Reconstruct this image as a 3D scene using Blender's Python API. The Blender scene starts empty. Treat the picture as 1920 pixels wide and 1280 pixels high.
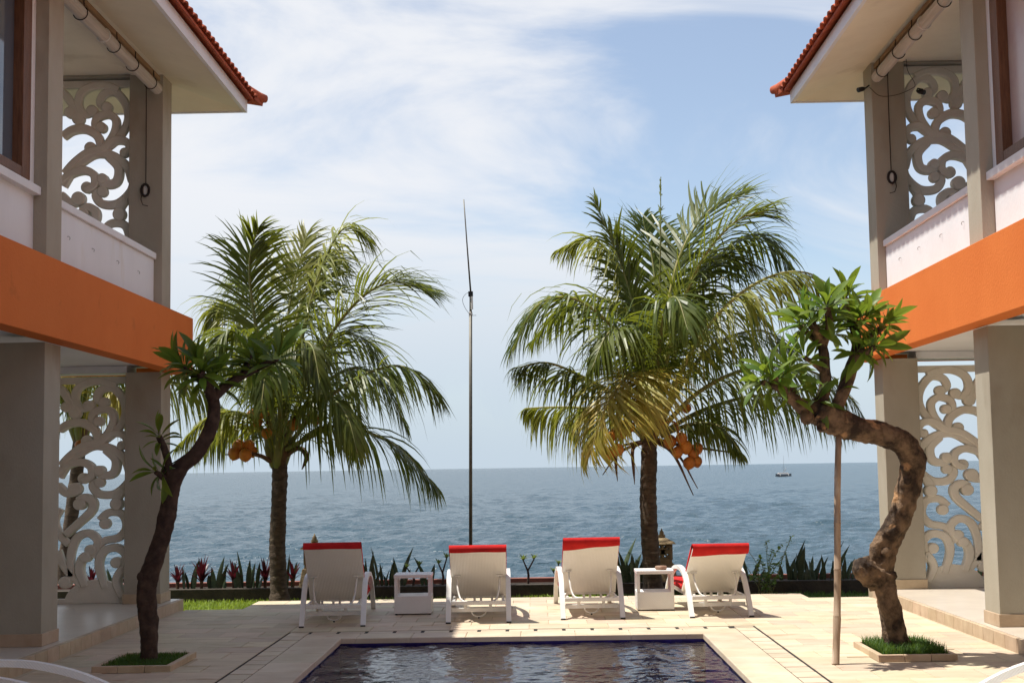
import bpy, bmesh, math, random
from mathutils import Vector, Matrix, Quaternion, noise
R = math.radians
rnd = random.Random(7)
scene = bpy.context.scene
col = scene.collection

# ------------------------------------------------------------------ camera
CAM_H = 1.6
FPX = 2667.0                      # focal length in pixels of a 1920 wide frame
YAW, PITCH, ROLL = R(-0.86), R(5.07), R(0.90)
fw = Vector((math.sin(YAW)*math.cos(PITCH), math.cos(YAW)*math.cos(PITCH), math.sin(PITCH)))
r0 = Vector((math.cos(YAW), -math.sin(YAW), 0)); u0 = r0.cross(fw)
rt = r0*math.cos(ROLL) - u0*math.sin(ROLL); up = u0*math.cos(ROLL) + r0*math.sin(ROLL)
cam_data = bpy.data.cameras.new('camera')
cam_data.sensor_width = 36; cam_data.lens = FPX/1920*36
cam_data.clip_end = 60000
cam = bpy.data.objects.new('camera', cam_data); col.objects.link(cam)
cam.matrix_world = Matrix(((rt.x, up.x, -fw.x, 0), (rt.y, up.y, -fw.y, 0), (rt.z, up.z, -fw.z, CAM_H), (0, 0, 0, 1)))
scene.camera = cam
def at(x, y, Y):                  # a sight line of the photograph met with the real depth Y
    d = fw + rt*((x-960)/FPX) + up*((640-y)/FPX)
    return Vector((0, 0, CAM_H)) + d*(Y/d.y)

# ------------------------------------------------------------------ sun, sky, exposure
SUN = Vector((-0.415, 0.05, 1.0)).normalized()
sl = bpy.data.lights.new('sun', 'SUN'); sl.energy = 5.0; sl.angle = R(0.53); sl.color = (1.0, 0.95, 0.86)
so = bpy.data.objects.new('sun', sl); col.objects.link(so)
so.rotation_euler = SUN.to_track_quat('Z', 'Y').to_euler(); so.location = (-8, 2, 20)
world = bpy.data.worlds.new('World'); scene.world = world; world.use_nodes = True
def build_world():
    nt = world.node_tree; n = nt.nodes; l = nt.links; n.clear()
    out = n.new('ShaderNodeOutputWorld'); bg = n.new('ShaderNodeBackground'); bg.inputs[1].default_value = 0.108
    sky = n.new('ShaderNodeTexSky'); sky.sky_type = 'NISHITA'; sky.sun_disc = False
    sky.sun_elevation = math.asin(SUN.z); sky.sun_rotation = math.atan2(SUN.x, SUN.y)
    sky.air_density = 1.0; sky.dust_density = 0.2; sky.ozone_density = 2.0
    tc = n.new('ShaderNodeTexCoord')
    mp = n.new('ShaderNodeMapping'); mp.inputs['Scale'].default_value = (1.0, 1.0, 2.6); mp.inputs['Rotation'].default_value = (0, R(-14), 0)
    mp.inputs['Location'].default_value = (1.30, 3.7, 0.31)
    n1 = n.new('ShaderNodeTexNoise'); n1.inputs['Scale'].default_value = 2.7; n1.inputs['Detail'].default_value = 7; n1.inputs['Roughness'].default_value = 0.57; n1.inputs['Distortion'].default_value = 0.75
    cr = n.new('ShaderNodeValToRGB'); cr.color_ramp.elements[0].position = 0.36; cr.color_ramp.elements[1].position = 0.61
    cr.color_ramp.interpolation = 'EASE'
    cr.color_ramp.elements[0].color = (0.20, 0.20, 0.20, 1); cr.color_ramp.elements[1].color = (0.95, 0.95, 0.95, 1)
    sp = n.new('ShaderNodeSeparateXYZ'); l.new(tc.outputs['Generated'], sp.inputs[0])
    hz = n.new('ShaderNodeMapRange'); hz.interpolation_type = 'SMOOTHSTEP'          # sea haze thickens towards the horizon
    hz.inputs['From Min'].default_value = 0.0; hz.inputs['From Max'].default_value = 0.21; hz.inputs['To Min'].default_value = 0.96; hz.inputs['To Max'].default_value = 0.0
    l.new(sp.outputs['Z'], hz.inputs[0])
    mxm = n.new('ShaderNodeMath'); mxm.operation = 'MAXIMUM'; l.new(cr.outputs[0], mxm.inputs[0]); l.new(hz.outputs[0], mxm.inputs[1])
    cc = n.new('ShaderNodeMix'); cc.data_type = 'RGBA'; cc.inputs['A'].default_value = (6.2, 6.3, 6.55, 1); cc.inputs['B'].default_value = (3.75, 4.55, 5.35, 1)
    l.new(hz.outputs[0], cc.inputs['Factor'])
    mx = n.new('ShaderNodeMix'); mx.data_type = 'RGBA'; l.new(cc.outputs['Result'], mx.inputs['B'])
    l.new(tc.outputs['Generated'], mp.inputs['Vector']); l.new(mp.outputs[0], n1.inputs['Vector'])
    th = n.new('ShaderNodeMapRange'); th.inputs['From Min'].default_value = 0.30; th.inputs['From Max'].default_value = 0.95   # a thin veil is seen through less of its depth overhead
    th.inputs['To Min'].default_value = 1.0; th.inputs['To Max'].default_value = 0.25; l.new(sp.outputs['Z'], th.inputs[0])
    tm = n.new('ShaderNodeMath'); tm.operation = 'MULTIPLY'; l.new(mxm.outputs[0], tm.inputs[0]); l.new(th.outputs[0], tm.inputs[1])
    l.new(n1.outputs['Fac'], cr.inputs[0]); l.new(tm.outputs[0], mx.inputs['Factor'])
    l.new(sky.outputs[0], mx.inputs['A']); l.new(mx.outputs['Result'], bg.inputs[0]); l.new(bg.outputs[0], out.inputs[0])
build_world()
scene.view_settings.view_transform = 'Standard'; scene.view_settings.look = 'None'
scene.view_settings.exposure = 0.42; scene.view_settings.gamma = 1.0
scene.render.engine = 'CYCLES'
scene.cycles.use_denoising = True
scene.cycles.max_bounces = 8

# ------------------------------------------------------------------ materials
MATS = {}
def mat(name, c1, c2=None, scale=6.0, rough=0.7, bump=0.0, bscale=60.0, stretch=(1, 1, 1), detail=5, spec=0.3,
        rand=0.0, huerand=0.0, transl=None, obj_coord=True, coat=0.0, contrast=(0.35, 0.65), metal=0.0, spots=None):
    m = bpy.data.materials.new(name); m.use_nodes = True; MATS[name] = m
    nt = m.node_tree; n = nt.nodes; l = nt.links
    b = n['Principled BSDF']; out = n['Material Output']
    b.inputs['Roughness'].default_value = rough; b.inputs['Specular IOR Level'].default_value = spec
    b.inputs['Metallic'].default_value = metal; b.inputs['Coat Weight'].default_value = coat
    tc = n.new('ShaderNodeTexCoord'); mp = n.new('ShaderNodeMapping'); mp.inputs['Scale'].default_value = stretch
    src = tc.outputs['Object'] if obj_coord else tc.outputs['Generated']
    geo = n.new('ShaderNodeNewGeometry')
    l.new(geo.outputs['Position'], mp.inputs['Vector'])
    tx = n.new('ShaderNodeTexNoise'); tx.inputs['Scale'].default_value = scale; tx.inputs['Detail'].default_value = detail; tx.inputs['Roughness'].default_value = 0.6
    l.new(mp.outputs[0], tx.inputs['Vector'])
    cr = n.new('ShaderNodeValToRGB'); cr.color_ramp.elements[0].position, cr.color_ramp.elements[1].position = contrast
    c2 = c2 or tuple(min(1, x*0.82) for x in c1)
    cr.color_ramp.elements[0].color = (*c1, 1); cr.color_ramp.elements[1].color = (*c2, 1)
    l.new(tx.outputs['Fac'], cr.inputs[0]); colr = cr.outputs[0]
    if spots:                                  # rarer patches with a shape of their own: (colour, scale, threshold)
        t2 = n.new('ShaderNodeTexNoise'); t2.inputs['Scale'].default_value = spots[1]; t2.inputs['Detail'].default_value = 4
        l.new(mp.outputs[0], t2.inputs['Vector'])
        c3 = n.new('ShaderNodeValToRGB'); c3.color_ramp.elements[0].position = spots[2]; c3.color_ramp.elements[1].position = spots[2]+0.08
        l.new(t2.outputs['Fac'], c3.inputs[0]); mm = n.new('ShaderNodeMix'); mm.data_type = 'RGBA'
        l.new(c3.outputs[0], mm.inputs['Factor']); l.new(colr, mm.inputs['A']); mm.inputs['B'].default_value = (*spots[0], 1); colr = mm.outputs['Result']
    if rand or huerand:
        oi = n.new('ShaderNodeObjectInfo'); hs = n.new('ShaderNodeHueSaturation')
        ma = n.new('ShaderNodeMapRange'); ma.inputs['To Min'].default_value = 1-rand; ma.inputs['To Max'].default_value = 1+rand
        l.new(oi.outputs['Random'], ma.inputs[0]); l.new(ma.outputs[0], hs.inputs['Value'])
        mu = n.new('ShaderNodeMath'); mu.operation = 'MULTIPLY'; mu.inputs[1].default_value = 7.31
        fr = n.new('ShaderNodeMath'); fr.operation = 'FRACT'; l.new(oi.outputs['Random'], mu.inputs[0]); l.new(mu.outputs[0], fr.inputs[0])
        mh = n.new('ShaderNodeMapRange'); mh.inputs['To Min'].default_value = 0.5-huerand; mh.inputs['To Max'].default_value = 0.5+huerand
        l.new(fr.outputs[0], mh.inputs[0]); l.new(mh.outputs[0], hs.inputs['Hue'])
        l.new(colr, hs.inputs['Color']); colr = hs.outputs[0]
    l.new(colr, b.inputs['Base Color'])
    if bump:
        bt = n.new('ShaderNodeTexNoise'); bt.inputs['Scale'].default_value = bscale; bt.inputs['Detail'].default_value = 4
        l.new(mp.outputs[0], bt.inputs['Vector'])
        bp = n.new('ShaderNodeBump'); bp.inputs['Strength'].default_value = bump; bp.inputs['Distance'].default_value = 0.02
        l.new(bt.outputs['Fac'], bp.inputs['Height']); l.new(bp.outputs[0], b.inputs['Normal'])
    if transl:
        tr = n.new('ShaderNodeBsdfTranslucent'); tr.inputs[0].default_value = (*transl[0], 1)
        ms = n.new('ShaderNodeMixShader'); ms.inputs[0].default_value = transl[1]
        l.new(b.outputs[0], ms.inputs[1]); l.new(tr.outputs[0], ms.inputs[2]); l.new(ms.outputs[0], out.inputs[0])
    return m
def ribbed(name, c1, c2, freq, axis='X', rough=0.6, bump=0.5, spec=0.3):
    m = mat(name, c1, c2, scale=3, rough=rough, spec=spec); nt = m.node_tree; n = nt.nodes; l = nt.links
    tc = n.new('ShaderNodeTexCoord'); w = n.new('ShaderNodeTexWave'); w.bands_direction = axis
    w.inputs['Scale'].default_value = freq; w.inputs['Distortion'].default_value = 0.4; w.inputs['Detail'].default_value = 1
    l.new(tc.outputs['Object'], w.inputs['Vector'])
    bp = n.new('ShaderNodeBump'); bp.inputs['Strength'].default_value = bump; bp.inputs['Distance'].default_value = 0.01
    l.new(w.outputs['Fac'], bp.inputs['Height']); l.new(bp.outputs[0], n['Principled BSDF'].inputs['Normal'])
    return m
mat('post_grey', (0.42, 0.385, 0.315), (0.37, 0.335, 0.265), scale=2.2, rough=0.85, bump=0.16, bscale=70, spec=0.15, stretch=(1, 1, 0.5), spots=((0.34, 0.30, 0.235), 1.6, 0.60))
mat('wall_white', (0.79, 0.80, 0.82), (0.74, 0.75, 0.765), scale=2.0, rough=0.85, bump=0.14, bscale=60, spec=0.15, stretch=(1, 1, 0.4), spots=((0.70, 0.68, 0.64), 1.5, 0.63))
mat('soffit_cream', (0.84, 0.78, 0.63), (0.77, 0.71, 0.57), scale=1.6, rough=0.85, spec=0.1, spots=((0.66, 0.60, 0.47), 1.1, 0.62))
mat('beam_orange', (0.70, 0.195, 0.045), (0.655, 0.172, 0.038), scale=1.3, rough=0.8, bump=0.15, bscale=40, spec=0.15, detail=8, spots=((0.60, 0.165, 0.038), 3.5, 0.64))
mat('terracotta', (0.44, 0.105, 0.045), (0.30, 0.065, 0.03), scale=9, rough=0.8, rand=0.18, bump=0.3, bscale=50)
mat('screen_cream', (0.78, 0.73, 0.64), (0.72, 0.67, 0.58), scale=5, rough=0.85, bump=0.15, bscale=80, spec=0.15)
mat('skirting_stone', (0.55, 0.43, 0.30), (0.45, 0.33, 0.22), scale=5, rough=0.6, rand=0.08, huerand=0.008)
mat('porch_tile', (0.60, 0.53, 0.44), (0.54, 0.47, 0.39), scale=3, rough=0.32, rand=0.04)
mat('paving_stone', (0.60, 0.50, 0.365), (0.50, 0.405, 0.285), scale=3.2, rough=0.62, rand=0.13, huerand=0.016, bump=0.2, bscale=45, stretch=(0.7, 1.8, 1), spots=((0.42, 0.30, 0.19), 2.3, 0.61))
mat('coping_stone', (0.61, 0.52, 0.39), (0.52, 0.42, 0.30), scale=3, rough=0.55, rand=0.07, huerand=0.008, bump=0.15, bscale=45, spots=((0.50, 0.27, 0.19), 2.6, 0.66))
mat('joint_grout', (0.52, 0.43, 0.31), (0.46, 0.37, 0.26), scale=5, rough=0.9)
mat('drain_dark', (0.035, 0.03, 0.028), (0.025, 0.022, 0.02), rough=0.9)
mat('mosaic_blue', (0.040, 0.026, 0.20), (0.022, 0.016, 0.11), scale=14, rough=0.3)
mat('wood_frame', (0.20, 0.095, 0.05), (0.12, 0.055, 0.03), scale=9, rough=0.5, stretch=(6, 6, 0.6), bump=0.25, bscale=30)
mat('window_glass', (0.10, 0.12, 0.15), (0.10, 0.12, 0.15), rough=0.04, spec=0.8)
mat('window_cloth', (0.50, 0.40, 0.36), (0.42, 0.30, 0.30), scale=2, rough=0.25, spec=0.5)
mat('blind_slat', (0.60, 0.55, 0.50), (0.48, 0.42, 0.36), scale=26, rough=0.6, stretch=(1, 0.05, 1))
mat('rail_wood', (0.34, 0.22, 0.12), (0.24, 0.15, 0.08), scale=8, rough=0.7, stretch=(5, 0.5, 5))
mat('cord_dark', (0.03, 0.022, 0.018), rough=0.8)
mat('black_plastic', (0.02, 0.02, 0.022), rough=0.45)
mat('metal_hook', (0.35, 0.34, 0.33), rough=0.4, metal=0.6)
ribbed('wicker_white', (0.80, 0.79, 0.76), (0.74, 0.73, 0.70), 34, 'DIAGONAL', rough=0.45, bump=0.25, spec=0.4)
ribbed('wicker_back', (0.90, 0.88, 0.84), (0.87, 0.85, 0.80), 20, 'X', rough=0.6, bump=0.3)
mat('tube_white', (0.78, 0.76, 0.72), (0.72, 0.70, 0.66), rough=0.35, spec=0.4)
mat('cushion_red', (0.56, 0.022, 0.020), (0.44, 0.016, 0.016), scale=7, rough=0.85, bump=0.5, bscale=11, spec=0.15)
mat('palm_bark', (0.135, 0.098, 0.068), (0.058, 0.04, 0.028), scale=9, rough=0.9, bump=0.7, bscale=28, stretch=(1, 1, 2.6), spots=((0.24, 0.19, 0.14), 5, 0.64))
mat('frond_green', (0.048, 0.076, 0.012), (0.120, 0.150, 0.024), scale=1.8, rough=0.40, spec=0.30, rand=0.25, huerand=0.018, transl=((0.30, 0.34, 0.03), 0.30))
mat('frond_light', (0.125, 0.160, 0.024), (0.215, 0.215, 0.040), scale=2.2, rough=0.38, spec=0.35, rand=0.16, huerand=0.015, transl=((0.44, 0.46, 0.05), 0.32))
mat('frond_yellow', (0.31, 0.31, 0.060), (0.43, 0.31, 0.060), scale=3.0, rough=0.42, spec=0.45, rand=0.12, transl=((0.60, 0.52, 0.07), 0.32))
mat('rachis_yellow', (0.36, 0.30, 0.09), (0.27, 0.25, 0.08), scale=5, rough=0.5)
mat('rachis_green', (0.16, 0.19, 0.06), (0.22, 0.20, 0.07), scale=5, rough=0.5)
mat('coconut_orange', (0.60, 0.23, 0.035), (0.44, 0.14, 0.03), scale=9, rough=0.5, spec=0.3, rand=0.25, spots=((0.30, 0.13, 0.05), 9, 0.64))
mat('dry_husk', (0.16, 0.095, 0.055), (0.09, 0.05, 0.03), scale=9, rough=0.85, bump=0.4, bscale=40)
mat('stalk_orange', (0.45, 0.20, 0.05), (0.30, 0.13, 0.04), scale=9, rough=0.7)
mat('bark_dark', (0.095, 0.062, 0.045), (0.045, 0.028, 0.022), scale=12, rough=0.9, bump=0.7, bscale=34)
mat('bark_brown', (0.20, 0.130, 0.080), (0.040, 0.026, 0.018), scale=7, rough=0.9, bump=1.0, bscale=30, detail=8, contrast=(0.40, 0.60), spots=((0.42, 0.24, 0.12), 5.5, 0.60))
mat('frangipani_leaf', (0.075, 0.135, 0.018), (0.120, 0.190, 0.028), scale=6, rough=0.44, spec=0.3, rand=0.36, huerand=0.025, transl=((0.32, 0.44, 0.04), 0.30))
mat('bamboo', (0.42, 0.31, 0.22), (0.27, 0.19, 0.13), scale=5, rough=0.6, stretch=(4, 4, 0.8), spots=((0.56, 0.47, 0.38), 2.0, 0.56))
mat('soil', (0.045, 0.033, 0.024), (0.028, 0.02, 0.016), scale=14, rough=0.95, bump=0.5)
mat('lawn_earth', (0.09, 0.12, 0.025), (0.06, 0.075, 0.02), scale=6, rough=0.95)
mat('grass_bright', (0.27, 0.36, 0.035), (0.18, 0.27, 0.03), scale=3, rough=0.55, transl=((0.40, 0.52, 0.05), 0.30))
mat('grass_dark', (0.055, 0.115, 0.02), (0.035, 0.08, 0.015), scale=9, rough=0.6, transl=((0.2, 0.34, 0.04), 0.25))
mat('snake_leaf', (0.035, 0.062, 0.028), (0.075, 0.10, 0.045), scale=14, rough=0.42, spec=0.45, rand=0.3, stretch=(1, 1, 3))
mat('red_leaf', (0.070, 0.012, 0.018), (0.030, 0.014, 0.014), scale=7, rough=0.4, rand=0.3, transl=((0.22, 0.02, 0.035), 0.12))
mat('seedling_leaf', (0.16, 0.22, 0.06), (0.10, 0.16, 0.04), scale=6, rough=0.4, rand=0.2, transl=((0.4, 0.5, 0.1), 0.2))
mat('shrub_leaf', (0.15, 0.24, 0.05), (0.075, 0.14, 0.03), scale=5, rough=0.45, rand=0.25, transl=((0.36, 0.48, 0.08), 0.25))
mat('bed_wall_dark', (0.075, 0.060, 0.046), (0.045, 0.037, 0.03), scale=5, rough=0.9, bump=0.5, bscale=25)
mat('coping_red', (0.28, 0.105, 0.075), (0.20, 0.08, 0.06), scale=4, rough=0.8)
mat('lantern_stone', (0.34, 0.26, 0.15), (0.23, 0.17, 0.10), scale=9, rough=0.9, bump=0.4, bscale=40)
mat('mast_metal', (0.16, 0.15, 0.12), (0.11, 0.10, 0.085), scale=6, rough=0.45, metal=0.3)
mat('boat_dark', (0.09, 0.10, 0.115), rough=0.5)
mat('boat_white', (0.62, 0.58, 0.55), rough=0.6)
mat('shell_brown', (0.34, 0.22, 0.15), (0.24, 0.14, 0.09), scale=18, rough=0.5)
mat('beach_stone', (0.20, 0.18, 0.15), (0.13, 0.115, 0.10), scale=2, rough=0.95)

def water_mats():
    m = bpy.data.materials.new('sea_water'); m.use_nodes = True; MATS['sea_water'] = m
    n = m.node_tree.nodes; l = m.node_tree.links; b = n['Principled BSDF']
    b.inputs['Base Color'].default_value = (0.052, 0.086, 0.110, 1); b.inputs['Specular IOR Level'].default_value = 0.16; b.inputs['Roughness'].default_value = 0.22; b.inputs['IOR'].default_value = 1.33
    geo = n.new('ShaderNodeNewGeometry'); prev = None
    for sc, st, dist, dt in ((0.30, (1, 1.2, 1), 0.9, 4), (2.0, (1, 1.1, 1), 0.16, 3)):
        mp = n.new('ShaderNodeMapping'); mp.inputs['Scale'].default_value = st; mp.inputs['Rotation'].default_value = (0, 0, R(12))
        l.new(geo.outputs['Position'], mp.inputs[0])
        t = n.new('ShaderNodeTexNoise'); t.inputs['Scale'].default_value = sc; t.inputs['Detail'].default_value = dt; t.inputs['Roughness'].default_value = 0.6
        l.new(mp.outputs[0], t.inputs['Vector'])
        bp = n.new('ShaderNodeBump'); bp.inputs['Distance'].default_value = dist; bp.inputs['Strength'].default_value = 1.0
        l.new(t.outputs['Fac'], bp.inputs['Height'])
        if prev: l.new(prev.outputs[0], bp.inputs['Normal'])
        prev = bp
    l.new(prev.outputs[0], b.inputs['Normal'])
    m = bpy.data.materials.new('pool_water'); m.use_nodes = True; MATS['pool_water'] = m
    n = m.node_tree.nodes; l = m.node_tree.links; n.remove(n['Principled BSDF']); out = n['Material Output']
    tr = n.new('ShaderNodeBsdfTransparent'); tr.inputs[0].default_value = (0.62, 0.68, 0.86, 1)
    gl = n.new('ShaderNodeBsdfGlossy'); gl.inputs['Roughness'].default_value = 0.03
    fr = n.new('ShaderNodeFresnel'); fr.inputs['IOR'].default_value = 1.33
    geo = n.new('ShaderNodeNewGeometry'); t = n.new('ShaderNodeTexNoise'); t.inputs['Scale'].default_value = 9; t.inputs['Detail'].default_value = 3
    l.new(geo.outputs['Position'], t.inputs['Vector'])
    bp = n.new('ShaderNodeBump'); bp.inputs['Distance'].default_value = 0.02; bp.inputs['Strength'].default_value = 0.5
    l.new(t.outputs['Fac'], bp.inputs['Height'])
    for x in (gl, fr): l.new(bp.outputs[0], x.inputs['Normal'])
    mx = n.new('ShaderNodeMixShader'); l.new(fr.outputs[0], mx.inputs[0]); l.new(tr.outputs[0], mx.inputs[1]); l.new(gl.outputs[0], mx.inputs[2])
    l.new(mx.outputs[0], out.inputs[0])
water_mats()

# ------------------------------------------------------------------ mesh helpers
class MB:
    def __init__(s): s.v = []; s.f = []
    def add(s, vs, fs):
        o = len(s.v); s.v += [Vector(p) for p in vs]; s.f += [[i+o for i in f] for f in fs]; return s
    def box(s, a, b):
        (x0, y0, z0), (x1, y1, z1) = a, b
        vs = [(x, y, z) for z in (z0, z1) for y in (y0, y1) for x in (x0, x1)]
        return s.add(vs, [(0, 2, 3, 1), (4, 5, 7, 6), (0, 1, 5, 4), (2, 6, 7, 3), (0, 4, 6, 2), (1, 3, 7, 5)])
    def tube(s, pts, rad, n=10, cap=True, flat=None, wob=0.0, seed=0):
        pts = [Vector(p) for p in pts]; k = len(pts)
        rad = [rad]*k if isinstance(rad, (int, float)) else rad
        o = len(s.v); prev = None
        for i, p in enumerate(pts):
            t = (pts[min(i+1, k-1)] - pts[max(i-1, 0)]).normalized()
            if prev is None:
                a = Vector((0, 0, 1)) if abs(t.z) < 0.9 else Vector((1, 0, 0))
                nn = (a - t*a.dot(t)).normalized()
            else:
                nn = (prev - t*prev.dot(t)).normalized()
            prev = nn; bb = t.cross(nn)
            for j in range(n):
                an = 2*math.pi*j/n; r = rad[i]
                d = nn*math.cos(an) + bb*math.sin(an)
                if wob:
                    w0 = Vector((p.x*4+seed, p.y*4, p.z*4))
                    r *= 1 + wob*(noise.noise(w0 + d*1.3) + 0.5*noise.noise(w0*3.1 + d*2.6) + 0.42*noise.noise(w0*8.3 + d*5.5))
                s.v.append(p + d*r)
        for i in range(k-1):
            for j in range(n):
                a = o+i*n+j; b = o+i*n+(j+1) % n
                s.f.append([a, b, b+n, a+n])
        if cap:
            s.f.append([o+j for j in range(n)][::-1]); s.f.append([o+(k-1)*n+j for j in range(n)])
        return s
    def bar(s, pts, w, h, wdir=(1, 0, 0)):      # rectangular section along a path, w measured along wdir
        pts = [Vector(p) for p in pts]; k = len(pts); o = len(s.v); wd = Vector(wdir).normalized()
        for i, p in enumerate(pts):
            t = (pts[min(i+1, k-1)] - pts[max(i-1, 0)]).normalized()
            q = wd.cross(t).normalized()
            for a, b in ((-1, -1), (1, -1), (1, 1), (-1, 1)): s.v.append(p + wd*(a*w/2) + q*(b*h/2))
        for i in range(k-1):
            for j in range(4):
                a = o+i*4+j; b = o+i*4+(j+1) % 4; s.f.append([a, b, b+4, a+4])
        s.f.append([o, o+3, o+2, o+1]); s.f.append([o+(k-1)*4+j for j in range(4)])
        return s
    def lathe(s, prof, n=16, c=(0, 0, 0)):
        o = len(s.v); c = Vector(c)
        for r, z in prof:
            for j in range(n): s.v.append(c + Vector((r*math.cos(2*math.pi*j/n), r*math.sin(2*math.pi*j/n), z)))
        for i in range(len(prof)-1):
            for j in range(n):
                a = o+i*n+j; b = o+i*n+(j+1) % n; s.f.append([a, b, b+n, a+n])
        s.f.append([o+j for j in range(n)][::-1]); s.f.append([o+(len(prof)-1)*n+j for j in range(n)])
        return s
    def frustum(s, c, w0, d0, w1, d1, z0, z1):
        x, y = c
        vs = [(x-w0/2, y-d0/2, z0), (x+w0/2, y-d0/2, z0), (x+w0/2, y+d0/2, z0), (x-w0/2, y+d0/2, z0),
              (x-w1/2, y-d1/2, z1), (x+w1/2, y-d1/2, z1), (x+w1/2, y+d1/2, z1), (x-w1/2, y+d1/2, z1)]
        return s.add(vs, [(3, 2, 1, 0), (4, 5, 6, 7), (0, 1, 5, 4), (1, 2, 6, 5), (2, 3, 7, 6), (3, 0, 4, 7)])
    def mesh(s, name, smooth=False, recalc=True, off=(0, 0, 0), bevel=0.0):
        off = Vector(off); me = bpy.data.meshes.new(name)
        me.from_pydata([p-off for p in s.v], [], s.f)
        if recalc or bevel:
            bm = bmesh.new(); bm.from_mesh(me)
            bmesh.ops.recalc_face_normals(bm, faces=bm.faces)
            if bevel: bmesh.ops.bevel(bm, geom=list(bm.edges), offset=bevel, segments=2, affect='EDGES', profile=0.6)
            bm.to_mesh(me); bm.free()
        if smooth: me.polygons.foreach_set('use_smooth', [True]*len(me.polygons))
        me.update(); return me
BASE = {}
def tag(o, label=None, cat=None, group=None, kind=None):
    if label: o['label'] = label
    if cat: o['category'] = cat
    if group: o['group'] = group
    if kind: o['kind'] = kind
    return o
def link(name, me, m, parent=None):
    o = bpy.data.objects.new(name, me); col.objects.link(o)
    if m and not me.materials: me.materials.append(MATS[m])
    if parent: o.parent = parent
    return o
def obj(name, mb, m, parent=None, smooth=False, recalc=True, bevel=0.0):
    off = BASE.get(parent.name, (0, 0, 0)) if parent else (0, 0, 0)
    o = link(name, mb.mesh(name, smooth, recalc, off, bevel), m, parent)
    if parent: BASE[o.name] = off
    return o
def thing(name, loc, label, cat, group=None):
    o = bpy.data.objects.new(name, None); col.objects.link(o); o.location = loc; o.empty_display_size = 0.2
    BASE[o.name] = Vector(loc); return tag(o, label, cat, group)
def put(name, mb, m, loc, label, cat, group=None, smooth=False, recalc=True, bevel=0.0):
    o = link(name, mb.mesh(name, smooth, recalc, loc, bevel), m); o.location = loc
    BASE[o.name] = Vector(loc); return tag(o, label, cat, group)
def copy_tree(o, parent=None):
    c = o.copy(); col.objects.link(c)
    if parent: c.parent = parent
    for ch in list(o.children): copy_tree(ch, c)
    return c
def struct(name, mb, m, smooth=False, kind='structure'):
    o = link(name, mb.mesh(name, smooth), m); o['kind'] = kind; BASE[o.name] = Vector((0, 0, 0)); return o
def spline(pts, n):
    pts = [Vector(p) for p in pts]; k = len(pts); out = []
    P = [pts[0]*2-pts[1]] + pts + [pts[-1]*2-pts[-2]]
    for i in range(n):
        u = i/(n-1)*(k-1); j = min(int(u), k-2); t = u-j
        a, b, c, d = P[j], P[j+1], P[j+2], P[j+3]
        out.append(0.5*((2*b) + (c-a)*t + (2*a-5*b+4*c-d)*t*t + (3*b-a-3*c+d)*t**3))
    return out
def lerp_list(v, n):
    out = []
    for i in range(n):
        u = i/(n-1)*(len(v)-1); j = min(int(u), len(v)-2); out.append(v[j]+(v[j+1]-v[j])*(u-j))
    return out

# ------------------------------------------------------------------ setting: sea, beach, garden ground, deck, pool
SEA_Z = -2.5
import numpy as np
def sea():
    # near water: real wave geometry, tessellated more finely close to the shore; beyond it a flat sheet with bump only
    rs = np.random.RandomState(4); NR_, NC = 430, 620
    a = np.linspace(1/34.0, 1/900.0, NR_); Yv = (1/a)[:, None]; Xv = np.linspace(-0.62, 0.62, NC)[None, :]*(Yv+25)
    X, Y = np.broadcast_arrays(Xv, Yv); Zw = np.zeros(X.shape)
    for i in range(64):
        lam = 0.5*(4.6/0.5)**rs.rand(); th = math.radians(255)+rs.randn()*0.62; k = 2*math.pi/lam
        amp = 0.0070*lam**0.95*(0.5+rs.rand())
        ph = k*(X*math.cos(th)+Y*math.sin(th))+rs.rand()*6.283
        Zw = Zw + amp*(np.sin(ph)+0.22*np.sin(2*ph+0.6))
    fade = np.clip((900-Y)/250, 0, 1); Zw = SEA_Z + Zw*fade
    v = np.stack([X, Y, Zw], -1).reshape(-1, 3)
    idx = np.arange(NR_*NC).reshape(NR_, NC)
    f = np.stack([idx[:-1, :-1], idx[:-1, 1:], idx[1:, 1:], idx[1:, :-1]], -1).reshape(-1, 4)
    n0 = len(v); e0, e1 = 0.62*(34+25), 0.62*(900+25)
    ex = np.array([(-30000, 34, SEA_Z), (-e0, 34, SEA_Z), (-e1, 900, SEA_Z), (-30000, 900, SEA_Z), (30000, 34, SEA_Z), (e0, 34, SEA_Z), (e1, 900, SEA_Z), (30000, 900, SEA_Z), (-30000, 45000, SEA_Z), (30000, 45000, SEA_Z)], float)
    me = bpy.data.meshes.new('sea')
    me.from_pydata(np.vstack([v, ex]).tolist(), [], f.tolist()+[[n0, n0+1, n0+2, n0+3], [n0+5, n0+4, n0+7, n0+6], [n0+3, n0+7, n0+9, n0+8]])
    me.polygons.foreach_set('use_smooth', [True]*len(me.polygons)); me.update()
    o = link('sea', me, 'sea_water'); o['kind'] = 'structure'
sea()
mb = MB(); mb.add([(-60, 20.95, -1.2), (60, 20.95, -1.2), (60, 45, -3.2), (-60, 45, -3.2)], [(0, 1, 2, 3)])
struct('beach', mb, 'beach_stone')
LAWN_Z = -0.20
mb = MB(); mb.box((-40, 16.0, -1.6), (40, 20.9, LAWN_Z)); struct('garden_ground', mb, 'lawn_earth')

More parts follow.
